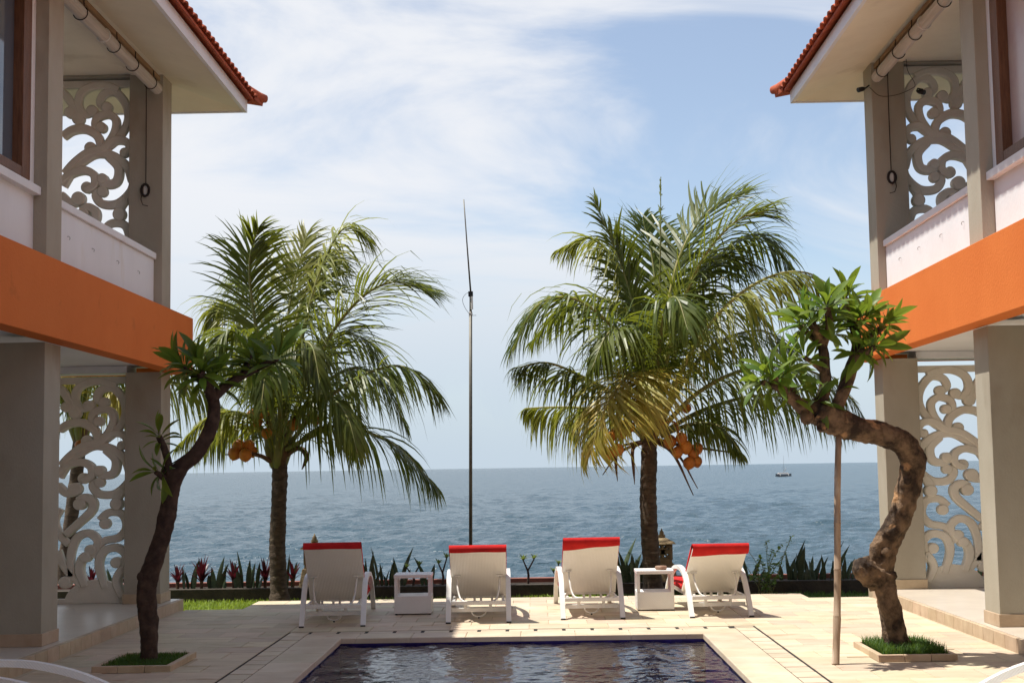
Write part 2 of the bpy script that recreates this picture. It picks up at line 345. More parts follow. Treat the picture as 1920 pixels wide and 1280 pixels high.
PX0, PX1, PY1 = -1.90, 1.585, 13.80              # pool opening
DX0, DX1, DY1 = -2.49, 2.155, 14.40              # outer edge of the slot drain round it
FARY, NL, NR = 17.85, 16.85, 17.28               # deck ends
DECK_L, DECK_R = -4.20, 4.02
mb = MB()                                         # bed under the paving: stands just below the tile tops
G = -0.008
mb.box((-9, -8, -1.5), (PX0-0.02, 10.0, G)); mb.box((PX1+0.02, -8, -1.5), (9, 10.0, G))
mb.box((-9, 10.0, -1.5), (PX0-0.02, NL, G)); mb.box((PX1+0.02, 10.0, -1.5), (9, NR, G))
mb.box((PX0-0.02, PY1+0.02, -1.5), (PX1+0.02, NL, G))
mb.box((-3.47, NL, -1.5), (PX1+0.02, FARY, G)); mb.box((PX1+0.02, NR, -1.5), (3.25, FARY, G))
deck = struct('pool_deck', mb, 'joint_grout')
TS = 0.40
tile_cache = {}
def tile_mesh(w, d, h=0.03, m='paving_stone', bev=0.003):
    k = (round(w, 3), round(d, 3), round(h, 3), m)
    if k not in tile_cache:
        t = MB().frustum((0, 0), w, d, w-2*bev, d-2*bev, -bev, 0)
        t2 = MB().box((-w/2, -d/2, -h), (w/2, d/2, -bev)); t2.f.pop(1)
        t.f.pop(0); t.add(t2.v, t2.f)
        tile_cache[k] = t.mesh('tile'); tile_cache[k].materials.append(MATS[m])
    return tile_cache[k]
def tile(name, x0, x1, y0, y1, z, parent, m='paving_stone', h=0.03):
    w, d = x1-x0-0.005, y1-y0-0.005
    if w < 0.05 or d < 0.05: return
    o = link(name, tile_mesh(w, d, h, m), None, parent); o.location = ((x0+x1)/2, (y0+y1)/2, z + rnd.uniform(-0.0012, 0.0012))
    return o
PLANTERS = ((-3.63, -2.98, 11.66, 12.55), (2.74, 3.38, 11.70, 12.62))
def pave(x0, x1, y0, y1, off0):
    nrow = round((y1-y0)/TS); rh = (y1-y0)/nrow
    for r in range(nrow):
        a, b = y0+r*rh, y0+(r+1)*rh; x = x0
        first = TS*(1.0 if (r+off0) % 2 else 0.5)
        cuts = [x0]; c = x0+first
        while c < x1-0.12: cuts.append(c); c += TS
        cuts.append(x1)
        for i in range(len(cuts)-1):
            cx = (cuts[i]+cuts[i+1])/2; cy = (a+b)/2
            if any(p[0] < cx < p[1] and p[2] < cy < p[3] for p in PLANTERS): continue
            tile('paving_tile', cuts[i], cuts[i+1], a, b, 0.0, deck)
pave(DECK_L+0.06, DX0, 10.0, NL, 0); pave(DX1, DECK_R-0.06, 10.0, NR, 1)
pave(DX0, DX1, DY1, FARY, 1)
pave(-3.47, DX0, NL, FARY, 0); pave(DX1, 3.25, NR, FARY, 0)
# slot drain: stones with open slits, dark channel under them, then the coping
DW = 0.21
mb = MB(); z = -0.005
mb.box((DX0, 9.5, -0.05), (DX0+DW+0.02, DY1, z)); mb.box((DX1-DW-0.02, 9.5, -0.05), (DX1, DY1, z)); mb.box((DX0+DW+0.02, DY1-DW-0.02, -0.05), (DX1-DW-0.02, DY1, z))
obj('drain_channel', mb, 'drain_dark', deck)
SP = 0.28
y = 9.8
while y < DY1-0.05:
    e = min(y+SP, DY1-0.022)
    for x0 in (DX0+0.022, DX1-DW-0.002):
        tile('drain_stone', x0, x0+DW-0.02, y, e-0.024, 0.0, deck, 'coping_stone', 0.02)
    y += SP
x = DX0+DW+0.03
while x < DX1-DW-0.06:
    e = min(x+SP, DX1-DW-0.03)
    tile('drain_stone', x, e-0.030, DY1-DW, DY1-0.045, 0.0, deck, 'coping_stone', 0.02); x += SP
def cop(x0, x1, y0, y1):
    o = link('coping_stone', tile_mesh(x1-x0-0.004, y1-y0-0.004, 0.05, 'coping_stone', 0.006), None, deck); o.location = ((x0+x1)/2, (y0+y1)/2, 0.001)
y = PY1+0.0
cl = DX0+DW+0.004; cr_ = DX1-DW-0.004
yy = PY1
while yy > 9.4:
    cop(cl, PX0+0.015, yy-0.56, yy); cop(PX1-0.015, cr_, yy-0.56, yy); yy -= 0.56
nn_ = 8; wx = (cr_-cl)/nn_
for i in range(nn_): cop(cl+i*wx, cl+(i+1)*wx, PY1-0.015, DY1-DW-0.004)
# pool basin and water
mb = MB(); PB = -1.35; e = 0.0
mb.add([(PX0, 1.5, PB), (PX1, 1.5, PB), (PX1, PY1, PB), (PX0, PY1, PB), (PX0, 1.5, -0.05), (PX1, 1.5, -0.05), (PX1, PY1, -0.05), (PX0, PY1, -0.05)],
       [(0, 1, 2, 3), (0, 4, 5, 1), (1, 5, 6, 2), (2, 6, 7, 3), (3, 7, 4, 0)])
basin = struct('pool_basin', mb, 'mosaic_blue')
bn = MATS['mosaic_blue'].node_tree                # small glass tiles: fine relief and tint only
vo = bn.nodes.new('ShaderNodeTexBrick'); vo.inputs['Scale'].default_value = 1.0
def wave(x, y):
    v = Vector((x, y, 0))
    return 0.0075*noise.noise(v*2.6+Vector((0, 0, 3))) + 0.0085*noise.noise(Vector((x*7.5, y*5.5, 1.7))) + 0.0048*noise.noise(Vector((x*17, y*12, 9.1)))
mb = MB(); nx, ny = 150, 170; x0, x1, y0, y1 = PX0+0.001, PX1-0.001, 9.0, PY1-0.001
mb.v = [Vector((x0+(x1-x0)*i/nx, y0+(y1-y0)*j/ny, -0.065+wave(x0+(x1-x0)*i/nx, y0+(y1-y0)*j/ny))) for j in range(ny+1) for i in range(nx+1)]
mb.f = [[j*(nx+1)+i, j*(nx+1)+i+1, (j+1)*(nx+1)+i+1, (j+1)*(nx+1)+i] for j in range(ny) for i in range(nx)]
mb.add([(x0, 1.5, -0.065), (x1, 1.5, -0.065), (x1, y0, -0.065), (x0, y0, -0.065)], [(0, 1, 2, 3)])
struct('pool_water', mb, 'pool_water', smooth=True)

# ------------------------------------------------------------------ carved scroll panel (one mesh shared by the four screens)
def scroll_mesh():
    S = 0.00247
    def P(x, y): return Vector(((x-(90+(y-90)*0.05))*S, (1195-y)*S))
    mb = MB()
    def solid(poly, y0, y1):
        n = len(poly); o = len(mb.v)
        mb.v += [Vector((p[0], y0, p[1])) for p in poly] + [Vector((p[0], y1, p[1])) for p in poly]
        return o, n
    cnt = [0]
    def stroke(pts, w, ball=None):
        cnt[0] += 1; d = 0.034 + 0.0040*(cnt[0] % 9); n = 30
        q = spline([(*P(*p), 0) for p in pts], n)
        ws = lerp_list([x*S*0.90 for x in (w if isinstance(w, (list, tuple)) else [w*0.85, w, w, w*0.9])], n)
        L, Rr = [], []
        for i, p in enumerate(q):
            t = (q[min(i+1, n-1)]-q[max(i-1, 0)]).normalized(); nn = Vector((-t.y, t.x, 0))
            L.append(p+nn*ws[i]/2); Rr.append(p-nn*ws[i]/2)
        o = len(mb.v); c = 0.014
        for i in range(n):                        # bevelled cross section
            a, b = L[i], Rr[i]; m_ = (a-b).normalized()*c
            for pt, yy in ((a, d-c), (a-m_, d), (b+m_, d), (b, d-c), (b, -d+c), (b+m_, -d), (a-m_, -d), (a, -d+c)):
                mb.v.append(Vector((pt.x, yy, pt.y)))
        for i in range(n-1):
            for j in range(8):
                a = o+i*8+j; b = o+i*8+(j+1) % 8; mb.f.append([a, b, b+8, a+8])
        mb.f.append([o+j for j in range(8)]); mb.f.append([o+(n-1)*8+j for j in range(8)])
        if ball: disc(*ball)
    def disc(x, y, r):
        cnt[0] += 1; d = 0.044 + 0.0040*(cnt[0] % 9); c = P(x, y); r *= S*0.90; n = 18; o = len(mb.v)
        for rr, yy in ((r, d-0.014), (r-0.014, d), (r-0.014, -d), (r, -d+0.014)):
            for j in range(n): mb.v.append(Vector((c.x+rr*math.cos(2*math.pi*j/n), yy, c.y+rr*math.sin(2*math.pi*j/n))))
        for i in range(4):
            for j in range(n):
                a = o+i*n+j; b = o+i*n+(j+1) % n; i2 = (i+1) % 4
                mb.f.append([a, b, o+i2*n+(j+1) % n, o+i2*n+j])
        mb.f.append([o+n+j for j in range(n)]); mb.f.append([o+2*n+j for j in range(n)])
    stroke([(235, 392), (160, 330), (113, 250), (118, 175), (165, 112), (222, 118), (246, 160), (222, 186)], 46, (212, 184, 30))
    stroke([(150, 100), (200, 80), (275, 78), (335, 112), (350, 172), (325, 212), (290, 208)], 44, (284, 200, 31))
    stroke([(245, 395), (185, 315), (170, 250), (205, 218), (258, 232), (272, 272), (245, 288)], 42, (242, 280, 28))
    stroke([(246, 385), (262, 325), (318, 287), (380, 290), (430, 320)], 46)
    stroke([(430, 500), (380, 448), (310, 400), (240, 385), (180, 345), (128, 350), (108, 385), (130, 408)], 42, (135, 404, 27))
    disc(300, 378, 32); disc(352, 236, 34); disc(392, 205, 30); stroke([(352, 236), (385, 160), (420, 110), (470, 90)], 42)
    stroke([(105, 545), (128, 468), (190, 420), (270, 405), (340, 440), (395, 490), (440, 560)], 48)
    stroke([(215, 425), (168, 478), (178, 540), (222, 556), (262, 538)], 46, (246, 530, 29))
    stroke([(330, 582), (288, 560), (286, 512), (332, 486), (395, 500), (450, 540)], 42, (325, 568, 31))
    stroke([(96, 520), (115, 590), (180, 648), (255, 648), (284, 605), (258, 584)], 46, (250, 590, 29))
    stroke([(138, 630), (165, 660), (178, 700)], 50, (172, 700, 35)); disc(366, 622, 37); stroke([(366, 640), (410, 640), (450, 600)], 44)
    stroke([(420, 850), (352, 790), (296, 735), (285, 690), (318, 664), (356, 680)], 46, (346, 698, 33))
    stroke([(300, 965), (250, 890), (170, 868), (132, 815), (150, 752), (212, 742), (258, 780)], 46, (232, 798, 31))
    stroke([(405, 1060), (400, 950), (368, 868), (312, 845), (272, 880), (280, 930)], 46, (306, 930, 31))
    stroke([(245, 1120), (270, 1010), (246, 938), (182, 920), (140, 958), (160, 1010)], 46, (186, 994, 31))
    stroke([(340, 1110), (362, 1030), (345, 970), (310, 955)], 46); disc(330, 965, 30)
    stroke([(165, 1165), (190, 1090), (165, 1035), (148, 1030)], 44, (158, 1040, 30))
    stroke([(410, 900), (450, 850), (470, 780), (440, 720)], 44); stroke([(355, 1110), (400, 1060), (440, 1000), (460, 930)], 40)
    disc(432, 1090, 34)
    o = len(mb.v); n = 26; c = P(290, 1196); d = 0.036          # mound at the foot
    for yy in (d, -d):
        for j in range(n+1):
            an = math.pi*j/n; mb.v.append(Vector((c.x+150*S*math.cos(an), yy, max(0.0, c.y+118*S*math.sin(an)))))
    for j in range(n): mb.f.append([o+j, o+j+1, o+n+2+j, o+n+1+j])
    mb.f.append([o+j for j in range(n+1)]); mb.f.append([o+n+1+j for j in range(n+1)]); mb.f.append([o, o+n, o+2*n+1, o+n+1])
    mb.box((-0.01, -0.034, 0.0), (0.97, 0.034, 0.055)); mb.box((-0.01, -0.0345, 2.735), (0.97, 0.0345, 2.82)); mb.box((0.92, -0.035, 0.056), (0.975, 0.035, 2.734))
    return mb.mesh('scroll_screen')
SCROLL = scroll_mesh()
SCROLL.materials.append(MATS['screen_cream'])

# ------------------------------------------------------------------ the two villas
def eave_tile_mesh():
    mb = MB(); n = 7; W = 0.19; Lh = 0.32
    for k, yy in enumerate((0, Lh)):
        for th in (0, 0.018):
            for j in range(n+1):
                u = j/n; mb.v.append(Vector(((u-0.5)*W, yy, 0.036*math.sin(math.pi*u)**0.8 - th + 0.004*k)))
    q = n+1
    for j in range(n):
        mb.f += [[j, j+1, 2*q+j+1, 2*q+j], [q+j, 3*q+j, 3*q+j+1, q+j+1], [j, q+j, q+j+1, j+1], [2*q+j, 2*q+j+1, 3*q+j+1, 3*q+j]]
    me = mb.mesh('eave_tile'); me.materials.append(MATS['terracotta']); return me
EAVE = eave_tile_mesh()
def villa(side):
    left = side < 0
    MX = (lambda x: x) if left else (lambda x: -0.20-x)
    DY = 0.0 if left else 0.45
    ZS = 1.0 if left else 1.016
    root = thing('villa', (MX(-6.5), 12+DY, 0),
                 'shaded two-storey villa on the left with orange beam, grey posts and scroll screens' if left else
                 'sunlit two-storey villa on the right with orange beam, grey posts and scroll screens', 'building', 'villas facing each other across the pool')
    def Z(z): return z if z <= 0.2 else z*ZS
    def B(mb, a, b):
        xa, xb = sorted((MX(a[0]), MX(b[0]))); return mb.box((xa, a[1]+DY, Z(a[2])), (xb, b[1]+DY, Z(b[2])))
    def bx(name, a, b, m, parent=root, bevel=0.006): return obj(name, B(MB(), a, b), m, parent, bevel=bevel)
    PX, PW = -4.33, 0.42
    # ground floor: porch slab stands 0.12 above the deck, edged with stone tiles
    fl = bx('porch_floor', (-9.5, -2, -0.3), (-4.245, 17.02, 0.115), 'porch_tile', bevel=0)
    yy = 9.6
    while yy < 16.99:
        e = min(yy+0.30, 17.02); xa, xb = sorted((MX(-4.243), MX(-4.20)))
        o = obj('edge_tile', MB().box((xa, yy+DY, -0.02), (xb, e-0.006+DY, 0.113)), 'skirting_stone', fl, bevel=0.003); yy += 0.30
    for j in range(3):
        xa, xb = sorted((MX(-4.245-j*0.3), MX(-4.54-j*0.3)))
        obj('edge_tile', MB().box((xa, 17.023+DY, -0.3), (xb, 17.055+DY, 0.113)), 'skirting_stone', fl, bevel=0.003)
    for y0, hh in ((12.50, 1), (16.44, 1), (8.2, 1)):
        p = bx('lower_post', (PX-PW, y0, 0.117), (PX, y0+PW, 2.775), 'post_grey')
        obj('skirting', B(MB(), (PX-PW-0.012, y0-0.012, 0.116), (PX+0.012, y0+PW+0.012, 0.225)), 'skirting_stone', p, bevel=0.004)
        bx('upper_post', (PX-PW+0.02, y0+0.0, 3.478), (PX, y0+PW-0.02, 6.30), 'post_grey')
    bx('porch_ceiling', (-9.5, -2, 2.86), (-4.36, 16.98, 2.95), 'wall_white', bevel=0)
    bx('ceiling_lintel', (-4.75, 16.5, 2.776), (-9.5, 16.9, 2.857), 'wall_white')
    bx('orange_beam', (-4.36, -2, 2.785), (-4.15, 17.22, 3.475), 'beam_orange')
    bx('orange_end_beam', (-9.5, 17.0, 2.787), (-4.362, 17.219, 3.473), 'beam_orange')
    bx('balcony_floor', (-9.5, -2, 2.955), (-4.362, 16.998, 3.42), 'wall_white', bevel=0)
    bx('back_wall', (-7.9, -2, 0.117), (-7.7, 16.4, 2.855), 'wall_white', bevel=0)
    bx('balcony_back_wall', (-7.4, 12.3, 3.422), (-7.2, 16.8, 6.33), 'wall_white', bevel=0)
    # upper floor: parapet with cap and hooks, room with window
    pw = bx('parapet', (-4.62, 12.92, 3.477), (-4.425, 16.438, 4.09), 'wall_white')
    bx('parapet_cap', (-4.65, 12.921, 4.092), (-4.395, 16.437, 4.165), 'wall_white', pw, bevel=0.008)
    for i, hy in enumerate((13.35, 14.1, 14.95, 15.75)):
        pts = [(MX(-4.425), hy+DY, Z(3.86-0.04*0)), (MX(-4.412), hy+DY, Z(3.861)), (MX(-4.405), hy+0.012+DY, Z(3.855)), (MX(-4.405), hy+0.022+DY, Z(3.842)), (MX(-4.408), hy+0.014+DY, Z(3.83))]
        obj('hook', MB().tube(pts, 0.0035, 6), 'metal_hook', pw)
    rw = MB(); wy0, wy1, wz0, wz1 = 9.4, 12.38, 4.20, 6.05
    B(rw, (-4.66, -2, 3.477), (-4.45, 12.496, wz0)); B(rw, (-4.66, -2, wz1), (-4.45, 12.496, 6.31)); B(rw, (-4.66, wy1, wz0), (-4.45, 12.496, wz1)); B(rw, (-4.66, -2, wz0), (-4.45, wy0, wz1))
    w_ = obj('room_wall', rw, 'wall_white', root)
    bx('window_sill', (-4.60, 9.2, 4.09), (-4.38, 12.494, 4.165), 'wall_white', w_)
    bx('room_end_wall', (-7.4, 12.05, 3.423), (-4.665, 12.28, 6.32), 'wall_white', bevel=0)
    win = bx('window', (-4.60, wy1-0.20, wz0+0.003), (-4.44, wy1-0.004, wz1-0.003), 'wood_frame')
    bx('frame', (-4.60, wy0+0.004, wz1-0.12), (-4.442, wy1-0.203, wz1-0.004), 'wood_frame', win)
    bx('frame', (-4.60, wy0+0.004, wz0+0.004), (-4.442, wy1-0.203, wz0+0.09), 'wood_frame', win)
    bx('frame', (-4.60, 10.62, wz0+0.093), (-4.442, 10.76, wz1-0.123), 'wood_frame', win)
    bx('pane', (-4.545, 10.763, wz0+0.093), (-4.53, wy1-0.203, wz1-0.123), 'window_glass' if left else 'window_cloth', win, bevel=0)
    bx('pane', (-4.545, wy0+0.1, wz0+0.093), (-4.53, 10.617, wz1-0.123), 'window_glass' if left else 'window_cloth', win, bevel=0)
    # screens at the far ends of porch and balcony
    for z0, nm in ((0.117, 'lower'), (3.425, 'upper')):
        s = link('scroll_screen', SCROLL, None, root)
        zs = (2.62/2.82 if z0 < 1 else 2.86/2.82*ZS)
        s.location = Vector((MX(-4.755), 16.62+DY, Z(z0))) - BASE[root.name]
        s.scale = (-1 if left else 1, 1, zs)
    if left:                                       # unseen block and roof added behind the camera to cut sky fill
        blk = MB(); blk.box((-9.5, -9.0, 0.0), (9.3, -5.0, 6.3)); blk.box((-9.5, -5.6, 2.8), (9.3, -4.6, 3.5)); obj('unseen_sky_blocker', blk, 'post_grey', root)
        rr_ = MB(); rr_.add([(-10, -4.1, 6.2), (10, -4.1, 6.2), (10, -7, 7.9), (-10, -7, 7.9), (10, -9.9, 6.2), (-10, -9.9, 6.2)], [(0, 1, 2, 3), (3, 2, 4, 5)]); obj('unseen_blocker_roof', rr_, 'terracotta', root)
    # roof: soffit, fascia, slopes, eave tiles
    EX, EY = -3.58, 17.60
    bx('ceiling', (-9.5, -2, 6.335), (-4.34, 16.9, 6.37), 'soffit_cream', bevel=0)
    sof = MB()
    ix, iy = -4.34, 16.9; zo, zi = 6.13, 6.30
    def V(x, y, z): return (MX(x), y+DY, Z(z))
    sof.add([V(EX, -2, zo), V(EX, EY, zo), V(ix, iy, zi), V(ix, -2, zi), V(-9.5, EY, zo), V(-9.5, iy, zi)], [(0, 1, 2, 3), (1, 4, 5, 2)])
    obj('soffit', sof, 'soffit_cream', root)
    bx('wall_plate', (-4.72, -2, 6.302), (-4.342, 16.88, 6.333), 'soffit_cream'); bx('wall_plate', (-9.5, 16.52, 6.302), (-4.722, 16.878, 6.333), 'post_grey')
    fa = MB(); B(fa, (EX-0.03, -2, 6.12), (EX+0.012, EY+0.012, 6.27)); obj('fascia', fa, 'wall_white', root)
    fa = MB(); B(fa, (-9.5, EY-0.03, 6.121), (EX-0.031, EY+0.011, 6.269)); obj('fascia', fa, 'wall_white', root)
    sl = math.tan(R(30)); TX, TY, tz = EX+0.10, EY+0.10, 6.262; run = 5.0
    rf = MB()
    for dz in (0, 0.03):
        rf.v += [Vector(V(TX, -2, tz+dz)), Vector(V(TX, TY, tz+dz)), Vector(V(TX-2*run, TY, tz+dz)), Vector(V(TX-2*run, -2, tz+dz)), Vector(V(TX-run, TY-run, tz+run*sl+dz)), Vector(V(TX-run, -2, tz+run*sl+dz))]
    rf.f += [[0, 1, 4, 5], [1, 2, 4], [2, 3, 5, 4], [6, 11, 10, 7], [7, 10, 8], [8, 10, 11, 9], [0, 6, 7, 1], [1, 7, 8, 2], [2, 8, 9, 3], [0, 5, 11, 6], [3, 9, 11, 5]]
    roof = obj('roof', rf, 'terracotta', root)
    q = Matrix.Rotation(R(-90 if left else 90), 3, 'Z')
    yy = TY-0.12
    def place(me, x, y, z, rz, slope, nm):
        o = link(nm, me, None, roof)
        o.location = Vector((x, y, z)) - BASE[root.name]
        o.rotation_euler = (slope, 0, rz); return o
    for row in range(2):
        yy = TY-0.15-row*0.27
        while yy > 8.0:
            xx = TX+0.035-row*0.27
            place(EAVE, MX(xx), yy+DY, Z(tz+0.040+row*0.27*sl+0.012*row), R(90 if left else -90), R(30), 'eave_tile')
            yy -= 0.20
    for j in range(10):
        place(EAVE, MX(TX-0.15-j*0.2), TY+0.035+DY, Z(tz+0.040), R(180), R(30), 'eave_tile')
    pts = [(TX+0.11, TY+0.11, tz+0.085), (TX+0.03, TY+0.03, tz+0.08), (TX-0.15, TY-0.15, tz+0.16), (TX-0.45, TY-0.45, tz+0.16+0.3*sl)]
    obj('hip_tile', MB().tube([V(*p) for p in pts], [0.05, 0.075, 0.085, 0.09], 10), 'terracotta', roof, smooth=True)
    pts = [(TX-0.47, TY-0.47, tz+0.17+0.32*sl), (TX-0.9, TY-0.9, tz+0.17+0.75*sl)]
    obj('hip_tile', MB().tube([V(*p) for p in pts], [0.08, 0.09], 10), 'terracotta', roof, smooth=True)
    obj('corner_tile', MB().add([V(TX+0.02, TY-0.16, tz+0.01), V(TX+0.075, TY+0.075, tz-0.02), V(TX-0.16, TY+0.02, tz+0.01), V(TX+0.02, TY-0.16, tz+0.06), V(TX+0.085, TY+0.085, tz+0.05), V(TX-0.16, TY+0.02, tz+0.06)],
        [(0, 1, 2), (3, 5, 4), (0, 3, 4, 1), (1, 4, 5, 2), (2, 5, 3, 0)]), 'terracotta', roof)
    # rolled blind slung under the eave
    bxx, bz, r_ = -4.375, 6.10, 0.066
    bl = thing('rolled_blind', V(bxx, 14.5, bz), 'pale slatted rolled-up blind under the eave of the ' + ('left' if left else 'right') + ' villa', 'blind', 'rolled balcony blinds')
    n = 22; rb = MB(); o0 = 0
    for yb in (10.2, 16.34):
        for j in range(n):
            an = 2*math.pi*j/n; rr = r_*(1.0 if j % 2 else 0.955); rb.v.append(Vector(V(bxx+rr*math.cos(an), yb, bz+rr*math.sin(an))))
    for j in range(n): rb.f.append([j, (j+1) % n, n+(j+1) % n, n+j])
    rb.f += [list(range(n)), list(range(n, 2*n))]
    obj('roll', rb, 'blind_slat', bl)
    obj('rail', MB().box(*[(lambda a: a)(p) for p in (tuple(map(min, zip(V(bxx-0.02, 10.2, bz+0.10), V(bxx+0.03, 16.36, bz+0.155)))), tuple(map(max, zip(V(bxx-0.02, 10.2, bz+0.10), V(bxx+0.03, 16.36, bz+0.155)))))]), 'rail_wood', bl)
    for yb in (12.4, 13.5, 14.6, 15.3, 16.05):
        pts = [V(bxx+0.035, yb, bz+0.14)] + [V(bxx+(r_+0.006)*math.cos(a), yb+0.01, bz+(r_+0.006)*math.sin(a)-0.004) for a in [R(x) for x in range(60, -200, -20)]]
        obj('strap', MB().tube(pts, 0.0055, 6), 'cord_dark', bl)
    pts = [V(bxx+(r_+0.004)*math.cos(a), 14.25, bz+(r_+0.004)*math.sin(a)) for a in [R(x) for x in range(70, -230, -20)]]
    obj('tie', MB().tube(pts, 0.009, 6), 'tube_white', bl)
    obj('pull_cord', MB().tube([V(-4.52, 16.40, 6.2), V(-4.52, 16.415, 5.6), V(-4.522, 16.42, 4.98)], 0.0055, 6), 'cord_dark', bl)
    ck = MB(); 
    B(ck, (-4.545, 16.415, 4.83), (-4.505, 16.436, 4.99)); cl_ = obj('cleat', ck, 'tube_white', bl)
    obj('wound_cord', MB().tube([V(-4.525+0.045*math.cos(a), 16.405, 4.91+0.07*math.sin(a)) for a in [R(x) for x in range(0, 361, 24)]], 0.016, 6), 'cord_dark', bl)
    obj('loose_end', MB().tube([V(-4.56, 16.41, 4.90), V(-4.575, 16.405, 4.80), V(-4.55, 16.40, 4.735), V(-4.49, 16.40, 4.72)], 0.005, 6), 'cord_dark', bl)
    return root
villa(-1); villa(1)
# small spotlight, tangled wire and loose cable on the right villa
def spot(p, d, label):
    t = thing('spotlight', p, label, 'spotlight', 'spotlights on the right villa'); p = Vector(p); d = Vector(d).normalized()
    obj('housing', MB().tube([p, p+d*0.03, p+d*0.10], [0.018, 0.028, 0.030], 12), 'black_plastic', t, smooth=False)
    obj('bracket', MB().tube([p-d*0.01, p-d*0.03+Vector((0.03, 0, 0.03)), p+Vector((0.07, 0, 0.02))], 0.010, 6), 'black_plastic', t)
spot((4.07, 16.98, 6.11), (-0.8, -0.3, -0.25), 'small black spotlight on the inner edge of the corner post of the right villa')
spot((4.66, 16.82, 6.02), (0.6, -0.6, -0.3), 'tangled wire with small black bits beside the upper right scroll screen')  # only tangled wire hangs here; the lamp shape is made up
put('electric_cable', MB().tube(spline([(4.10, 16.86, 6.09), (4.22, 16.85, 5.98), (4.42, 16.85, 5.99), (4.60, 16.84, 6.06), (4.64, 16.84, 6.12), (4.56, 16.84, 6.28), (4.55, 16.84, 6.42)], 26), 0.0035, 6), 'cord_dark', (4.3, 16.86, 6.0), 'thin black cable sagging across the upper corner post of the right villa', 'cable')

# ------------------------------------------------------------------ loungers, cushions, side tables
def make_lounger(label, group, T=(0, 0.03, 0.785)):
    t = thing('sun_lounger', (0, 0, 0), label, 'sun lounger', group)
    for s in (-1, 1):
        X = s*0.315
        a = spline([(X, 0.0, 0.0), (X, 0.16, 0.20), (X, 0.34, 0.375), (X, 0.52, 0.45), (X, 0.75, 0.475), (X, 1.05, 0.455), (X, 1.38, 0.36), (X, 1.66, 0.20), (X, 1.86, 0.0)], 34)
        obj('side_arch', MB().bar(a, 0.052, 0.042), 'wicker_white', t)
        for e in (0, -1):
            obj('foot', MB().box((X-0.025, a[e].y-0.022, 0.0), (X+0.025, a[e].y+0.022, 0.014)), 'black_plastic', t)
        obj('side_rail', MB().box((X-s*0.055-0.016, 0.14, 0.175), (X-s*0.055+0.016, 1.78, 0.225)), 'wicker_white', t, bevel=0.004)
    obj('rear_bar', MB().box((-0.288, 0.115, 0.175), (0.288, 0.150, 0.215)), 'wicker_white', t, bevel=0.005)
    obj('lower_bar', MB().box((-0.288, 0.165, 0.098), (0.288, 0.195, 0.140)), 'wicker_white', t, bevel=0.005)
    for x in (-0.14, 0.125):
        obj('strut', MB().box((x-0.016, 0.152, 0.10), (x+0.016, 0.163, 0.174)), 'wicker_white', t)
    obj('seat', MB().box((-0.255, 0.74, 0.195), (0.255, 1.80, 0.228)), 'wicker_back', t, bevel=0.006)
    for x in (-0.17, -0.05, 0.02, 0.14): obj('hinge', MB().box((x-0.012, 0.70, 0.15), (x+0.012, 0.735, 0.196)), 'wicker_white', t)
    A, T = Vector((0, 0.73, 0.215)), Vector(T)
    dv = (T-A); nrm = Vector((0, -dv.z, dv.y)).normalized()*-1
    bk = MB(); vs = []
    nx_, ns = 12, 10
    for th in (0.0, 0.022):
        for i in range(ns+1):
            for j in range(nx_+1):
                u = i/ns; x = (j/nx_-0.5)*(0.585 + 0.018*(1-u))
                p = A+dv*u + nrm*(th + 0.012*math.sin(math.pi*u)); bk.v.append(Vector((x, p.y, p.z)))
    q = nx_+1; m_ = (ns+1)*q
    for i in range(ns):
        for j in range(nx_):
            a = i*q+j; bk.f += [[a, a+1, a+q+1, a+q], [m_+a, m_+a+q, m_+a+q+1, m_+a+1]]
    for i in range(ns): bk.f += [[i*q, (i+1)*q, m_+(i+1)*q, m_+i*q], [i*q+nx_, m_+i*q+nx_, m_+(i+1)*q+nx_, (i+1)*q+nx_]]
    for j in range(nx_): bk.f += [[j, m_+j, m_+j+1, j+1], [ns*q+j, ns*q+j+1, m_+ns*q+j+1, m_+ns*q+j]]
    back = obj('backrest', bk, 'wicker_back', t)
    obj('top_rail', MB().box((-0.292, T.y-0.012, T.z-0.006), (0.292, T.y+0.014, T.z+0.016)), 'tube_white', back, bevel=0.004)
    for s in (-1, 1):
        m0 = A+dv*0.45
        pts = spline([(s*0.225, m0.y-0.006, m0.z-0.010), (s*0.222, m0.y-0.10, m0.z-0.10), (s*0.21, 0.26, 0.285), (s*0.185, 0.20, 0.225), (s*0.13, 0.16, 0.20)], 16)
        obj('prop', MB().tube(pts, 0.0105, 8), 'tube_white', t, smooth=True)
        obj('prop_bracket', MB().box((s*0.225-0.035, m0.y-0.02, m0.z-0.004), (s*0.225+0.035, m0.y-0.004, m0.z+0.012)), 'tube_white', back)
    pts = [(0.0+0.075*math.cos(a), 0.21, 0.10+0.055*math.sin(a)) for a in [R(x) for x in range(180, 361, 15)]]
    hp = obj('handle_hoop', MB().tube(pts, 0.008, 8), 'tube_white', t, smooth=True)
    obj('knob', MB().lathe([(0.003, -0.012), (0.010, -0.006), (0.010, 0.004), (0.003, 0.010)], 8, (0, 0.21, 0.036)), 'black_plastic', hp)
    return t
